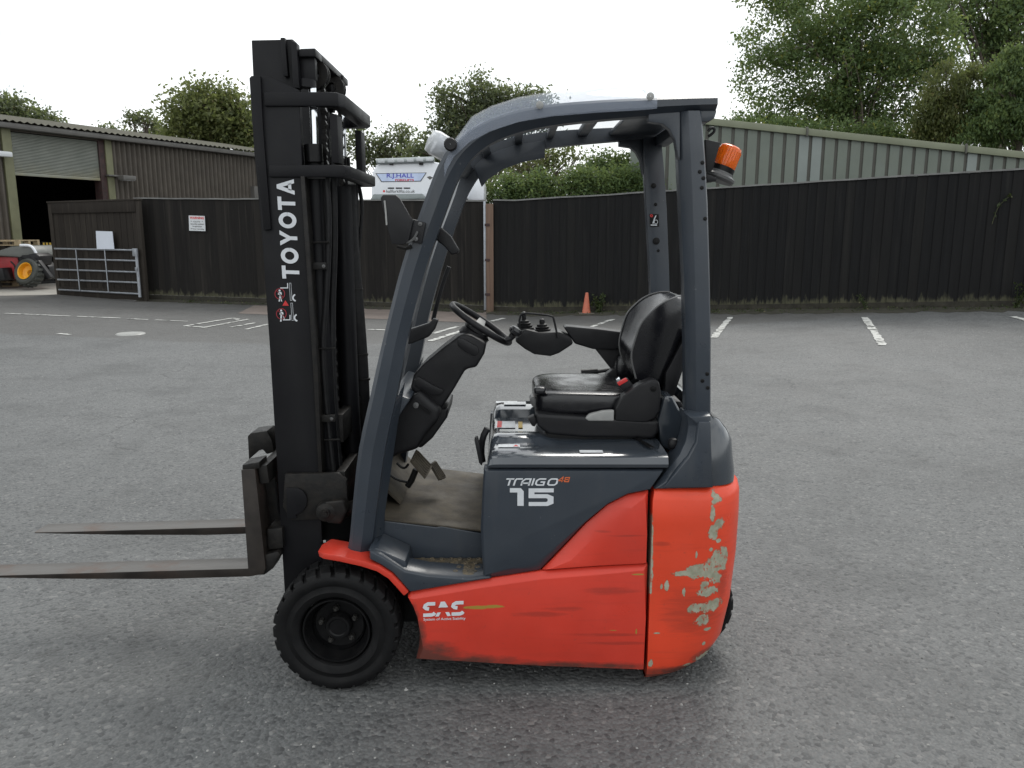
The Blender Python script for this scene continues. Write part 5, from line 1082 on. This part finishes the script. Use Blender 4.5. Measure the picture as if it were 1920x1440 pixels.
# --- lettering on the forklift
def glyphs(word, gap=.16):
    tri = {'T': ([(0, 1), (.86, 1), (.86, .78), (.55, .78), (.55, 0), (.31, 0), (.31, .78), (0, .78)], None, .86),
           'Y': ([(0, 1), (.28, 1), (.5, .62), (.72, 1), (1, 1), (.62, .4), (.62, 0), (.38, 0), (.38, .4)], None, 1.0),
           'A': None, 'O': None}
    V_, F_ = [], []; x = 0
    for ch_ in word:
        if ch_ in 'TY':
            p, _, w = tri[ch_]; i0 = len(V_); V_ += [(x + a, b) for a, b in p]; F_.append(tuple(range(i0, i0 + len(p))))
        elif ch_ == 'O':
            w = 1.04; v, f = strokes([arc(.52, .5, .4, .39, 0, 360, 28)], .24); i0 = len(V_); V_ += [(x + a, b) for a, b in v]; F_ += [tuple(i0 + i for i in q) for q in f]
        else:
            w = 1.0
            for p in ([(0, 0), (.26, 0), (.5, .66), (.5, 1), (.37, 1)], [(1, 0), (.63, 1), (.5, 1), (.5, .66), (.74, 0)], [(.26, .17), (.74, .17), (.68, .35), (.32, .35)]):
                i0 = len(V_); V_ += [(x + a, b) for a, b in p]; F_.append(tuple(range(i0, i0 + len(p))))
        x += w + gap
    W_ = x - gap; return [(a / W_, b) for a, b in V_], F_
# upright word on the mast: baseline runs up the rail
Ym = 2.7515; p00, p10, p01 = U(562, 523, Ym), U(551, 336, Ym), U(529.5, 522, Ym); mf = quad_map(p00, p10 - p00, p01 - p00)
decal('maker_lettering', *glyphs('TOYOTA', .14), mf, WHITE, mast)
def mk(a, b): return U(500 + a * 80 / 1152, 520 + b * 100 / 1440, Ym)          # pictogram crop units -> mast face
def pic(nm, paths, th, m_): v, f = strokes(paths, th); return decal(nm, v, f, mk, m_, mast)
for oy, ox in ((0, 0), (540, 42)):
    pic('prohibition_ring', [arc(355 + ox, 445 + oy, 132, 140, 0, 360, 24), [(262 + ox, 352 + oy), (448 + ox, 540 + oy)]], 20, DRED)
    pic('mast_pictogram', [[(610 + ox, 155 + oy), (655 + ox, 155 + oy), (685 + ox, 622 + oy), (640 + ox, 622 + oy), (610 + ox, 155 + oy)]], 9, WHITE)
    pic('wheel_pictogram', [arc(800 + ox, 550 + oy, 90, 88, 100, 250, 10)], 40, WHITE)
    pic('person_pictogram', [arc(348 + ox, 356 + oy, 14, 14, 0, 360, 10)], 27, WHITE)
pic('fork_pictogram', [[(563, 155), (568, 285), (365, 288)]], 26, WHITE); pic('fork_pictogram', [[(630, 1015), (632, 1145), (435, 1148)]], 26, WHITE)
decal('person_pictogram', [(320, 395), (395, 395), (412, 455), (385, 480), (300, 460), (345, 480), (335, 650), (322, 650), (375, 480), (420, 650), (390, 650), (358, 655)], [(0, 1, 2, 3, 4), (5, 8, 11, 7), (5, 8, 9, 10)], mk, WHITE, mast)
decal('person_pictogram', [(365, 935), (440, 935), (458, 1000), (430, 1010), (345, 1000), (375, 1010), (415, 1010), (402, 1195), (362, 1195), (430, 1020), (480, 1080), (490, 1130), (462, 1130), (455, 1085)], [(0, 1, 2, 3, 4), (5, 6, 7, 8), (6, 9, 10, 11, 12, 13)], mk, WHITE, mast)
decal('warning_triangle', [(505, 620), (600, 765), (425, 765)], [(0, 1, 2)], mk, REDP, mast)
bsc = bpy.data.objects['battery_side_cover']; spn = bpy.data.objects['side_panel']; Yg = YB + .0045
def word(nm, paths, th, x0, y0, x1, y1, Y, m_, par, shear=0., W_=1.):
    v, f = strokes(paths, th); fm = flat((x0, y0), (x1, y1), Y); return decal(nm, v, f, lambda a, b: fm(a / W_ + shear * b, b), m_, par)
T_ = .195
paths = [[(0, .92), (.85, .92)], [(.43, .92), (.43, 0)], [(1.0, 0), (1.0, .7), (1.1, .92), (1.75, .92)], [(1.8, 0), (1.8, .6), (2.05, .92), (2.6, .92), (2.6, 0)], [(1.8, .34), (2.6, .34)], [(2.95, 0), (2.95, 1.0)],
         [(4.25, .92), (3.55, .92), (3.3, .7), (3.3, .25), (3.5, .08), (4.15, .08), (4.15, .5), (3.75, .5)], [(4.6, .7), (4.8, .92), (5.35, .92), (5.5, .75), (5.5, .27), (5.3, .08), (4.78, .08), (4.6, .25), (4.6, .7)]]
word('model_lettering', paths, T_, 945.5, 897, 1043, 910.5, Yg, WHITE, bsc, .045, 5.55)
word('voltage_lettering', [[(.75, 0), (.75, 1), (0, .3), (1, .3)], [(1.25, .52), (1.25, .9), (2.0, .9), (2.0, .1), (1.25, .1), (1.25, .52), (2.0, .52)]], .2, 1046, 894.5, 1066, 904, Yg, ORG, bsc, .12, 2.05)
word('capacity_number', [[(0, .9), (.36, .9), (.42, .8), (.42, 0)]], .25, 956, 916, 1037, 948.5, Yg, WHITE, bsc, -.0, 1.7)
word('capacity_number', [[(1.72, .895), (.85, .895), (.85, .56), (1.45, .56), (1.6, .47), (1.6, .2), (1.45, .11), (.74, .11)]], .23, 956, 916, 1037, 948.5, Yg, WHITE, bsc, -.0, 1.7)
Ys = YB - .0022
def sas(a, b): return U(793 + a * 27.5, 1157 - b * 27.5 - a * 1.1, Ys)
for ox in (0, 1.93):
    for pth in ([(.84, .88), (.34, .88), (.16, .78), (.12, .66), (.22, .57), (.42, .53)], [(.02, .12), (.6, .12), (.74, .17), (.82, .26)]):
        v, f = strokes([pth], .235); decal('stability_lettering', [(a + ox, b) for a, b in v], f, sas, WHITE, spn)
decal('stability_lettering', [(1.22, 1), (1.50, 1), (1.72, .60), (1.06, .60), (.98, .27), (1.22, .27), (1.08, .0), (.84, .0), (1.52, .27), (1.78, .27), (1.90, .0), (1.66, .0)], [(0, 1, 2, 3), (4, 5, 6, 7), (8, 9, 10, 11)], sas, WHITE, spn)
v, f = text_polys('System of Active Stability', .012); decal('small_lettering', v, f, lambda a, b: U(794 + a * 79, 1165.5 - b * 6.5 - a * 2.4, Ys), WHITE, spn)

# ------------------------------------------------------------------ trees and bushes beyond the fences
def tree(name, label, d, ells, ncl, nleaf, size, spread, mat, bark, base_px, trunk_r=.2, limbs=40, cat='tree', stems=1, depth=.55, group=None, droop=0.):
    """crown spread through ellipsoids seen at (cx, cy, rx, ry) at distance d; limbs grow from the trunk into the leaf clumps"""
    b0 = U(base_px, 420, d); b0.z = g(b0.x, d); root = thing(name, label, cat, b0, group)
    sc_ = d / 1530; wts = np.array([e[2] * e[3] for e in ells], float); wts /= wts.sum(); cs = []
    for i in rng.choice(len(ells), ncl, p=wts):
        cx, cy, rx, ry = ells[i]; c = U(cx, cy, d); p = rng.normal(0, 1, 3); p /= np.linalg.norm(p); p *= rng.uniform(.25, 1) ** .45
        cs.append((c.x + p[0] * rx * sc_, c.y + p[1] * min(rx, 1.3 * ry) * sc_ * depth * 1.6, max(c.z + p[2] * ry * sc_, .3)))
    cs = np.array(cs); cen = Vector(cs.mean(0)); v, N = leafcloud(cs, (spread, spread, spread * .75), int(nleaf * 1.5), size * .92, .5)
    if droop: v[:, 2] -= droop * rng.random(len(v)) ** 2
    crown = leafmesh('crown', v, N, mat, root)
    tv, tf = [], []
    def add(pts, rr, n=6):
        a, f = tube_data(pts, rr, n); o_ = len(tv); tv.extend(a); tf.extend([tuple(o_ + i for i in q) for q in f])
    for s in range(stems):
        bs = b0 + Vector((rng.uniform(-.4, .4) * (s > 0), rng.uniform(-.4, .4) * (s > 0), -.1)); tp_ = Vector((cen.x + rng.uniform(-.5, .5), cen.y, cen.z + .25 * (cs[:, 2].max() - cen.z))) + Vector((rng.uniform(-1, 1) * .8 * (stems > 1), 0, 0))
        path = smooth_path([bs, bs.lerp(tp_, .35) + Vector((rng.uniform(-.25, .25), 0, 0)), bs.lerp(tp_, .7) + Vector((rng.uniform(-.3, .3), 0, 0)), tp_], 2); n = len(path)
        add(path, [trunk_r * (1 - .75 * i / n) for i in range(n)], 8)
        mesh('trunk', tv, tf, bark, root, smooth=60); tv.clear(); tf.clear()
        for k in rng.choice(len(cs), min(limbs // stems, len(cs)), replace=False):
            e_ = Vector(cs[k]); st = path[int(rng.uniform(.35, .95) * (n - 1))]
            if e_.z < st.z - 1.5: continue
            m_ = st.lerp(e_, .5) + Vector((rng.uniform(-.2, .2), rng.uniform(-.2, .2), .25 * (e_ - st).length * .5)); pp_ = smooth_path([st, m_, e_], 2); r1 = trunk_r * .28
            add(pp_, [max(.012, r1 * (1 - .85 * i / len(pp_))) for i in range(len(pp_))], 5)
    if tv: mesh('limbs', tv, tf, bark, root, smooth=60)
    return root
tree('broadleaf_tree', 'round olive-green tree above the warehouse roof left of the mast', 40, [(395, 225, 70, 45), (352, 205, 38, 38), (440, 225, 40, 50), (395, 178, 38, 24), (360, 250, 45, 25), (455, 255, 40, 30)], 250, 42, .115, .36, LEAFB, BARK, 405, .3, 60)
tree('bare_crowned_tree', 'thin half-bare little tree standing above the warehouse roof', 42, [(255, 216, 20, 10), (272, 226, 18, 14), (246, 226, 9, 12), (285, 236, 9, 8)], 30, 16, .1, .2, LEAFD, BARK, 268, .12, 30)
tree('distant_trees', 'pale green tree tops above the warehouse at the left edge', 60, [(15, 212, 40, 24), (55, 222, 40, 16), (90, 232, 22, 8), (-30, 205, 40, 30)], 120, 34, .17, .5, LEAFD, BARK, 30, .25, 20)
tree('low_tree', 'low pale bush peeping over the warehouse ridge beside the round tree', 58, [(200, 252, 22, 9), (240, 258, 20, 8), (300, 258, 26, 16)], 50, 30, .15, .4, LEAFD, BARK, 240, .15, 10)
tree('small_tree', 'small sparse tree seen just right of the mast', 36, [(738, 255, 22, 18), (728, 275, 16, 14), (757, 262, 18, 22), (700, 285, 26, 26), (670, 270, 26, 30), (742, 295, 26, 16)], 95, 26, .085, .22, LEAFD, BARK, 735, .11, 40)
tree('broadleaf_tree', 'tall grey-green tree above the clear roof shield of the forklift', 33, [(838, 190, 34, 36), (905, 185, 34, 42), (955, 195, 34, 26), (1000, 190, 30, 18), (850, 240, 40, 40), (910, 240, 55, 45), (815, 285, 45, 30), (780, 290, 30, 18), (990, 225, 45, 30)], 300, 34, .085, .25, LEAFD, BARK, 890, .26, 90)
tree('leaning_tree', 'open tree with bare arching limbs seen under the forklift roof', 30, [(1000, 300, 50, 26), (1060, 300, 40, 22), (960, 320, 40, 22), (1030, 330, 30, 16)], 90, 22, .075, .22, LEAFB, BARKL, 1040, .13, 60, stems=2)
tree('hedge', 'dense clipped hedge showing over the fence under the forklift roof', 24, [(930, 365, 45, 22), (990, 362, 55, 20), (1060, 358, 55, 20), (1120, 350, 60, 24), (1180, 345, 50, 28), (1010, 338, 14, 10), (955, 345, 12, 10), (1085, 334, 16, 10)], 300, 40, .055, .19, LEAFC, BARK, 1040, .08, 20, cat='hedge')
tree('bush', 'bright green bush right of the arching limbs under the forklift roof', 26, [(1140, 318, 38, 26), (1165, 325, 35, 26), (1120, 330, 30, 18)], 130, 36, .06, .2, LEAFC, BARK, 1140, .08, 20, cat='bush')
tree('tall_tree', 'tall spreading tree with pale bare stems above the green metal shed', 34, [(1470, 60, 80, 70), (1560, 20, 110, 80), (1430, 145, 52, 60), (1540, 140, 90, 70), (1660, 60, 110, 90), (1640, 150, 80, 60), (1430, 205, 45, 28), (1520, 215, 70, 30), (1600, 225, 90, 28), (1720, 150, 60, 60), (1450, -30, 60, 50), (1700, -20, 90, 50), (1690, 225, 60, 24), (1600, 90, 80, 60), (1560, 190, 90, 40), (1740, 90, 60, 60)], 860, 38, .088, .26, LEAFA, BARKL, 1640, .14, 80, stems=5)
tree('tall_tree', 'dark leafy tree in the top right corner behind the conifers', 42, [(1850, 20, 60, 50), (1900, 60, 60, 60), (1800, -10, 50, 40), (1860, 100, 45, 30), (1930, 0, 50, 50), (1790, 60, 30, 25)], 190, 40, .12, .34, LEAFC, BARK, 1880, .3, 50)
tree('conifer', 'drooping light green conifer left of the darker conifer at the right edge', 29, [(1775, 165, 42, 50), (1800, 215, 55, 50), (1765, 240, 50, 30), (1820, 160, 30, 45), (1745, 200, 25, 30)], 190, 60, .055, .15, LEAFB, BARK, 1800, .2, 20, droop=.14)
tree('conifer', 'dense dark green conifer at the right edge above the shed roof', 28, [(1880, 170, 45, 60), (1860, 225, 55, 45), (1910, 235, 60, 45), (1905, 130, 30, 45), (1840, 262, 50, 18), (1960, 180, 60, 80)], 270, 60, .06, .17, LEAFC, BARK, 1890, .25, 20, droop=.12)
tree('shrub_row', 'low dark shrubs behind the green shed roof below the tall tree', 31, [(1400, 232, 40, 14), (1480, 240, 45, 14), (1560, 246, 45, 16), (1640, 252, 50, 18), (1720, 262, 50, 18)], 160, 34, .07, .22, LEAFA, BARK, 1560, .06, 10, cat='shrub')
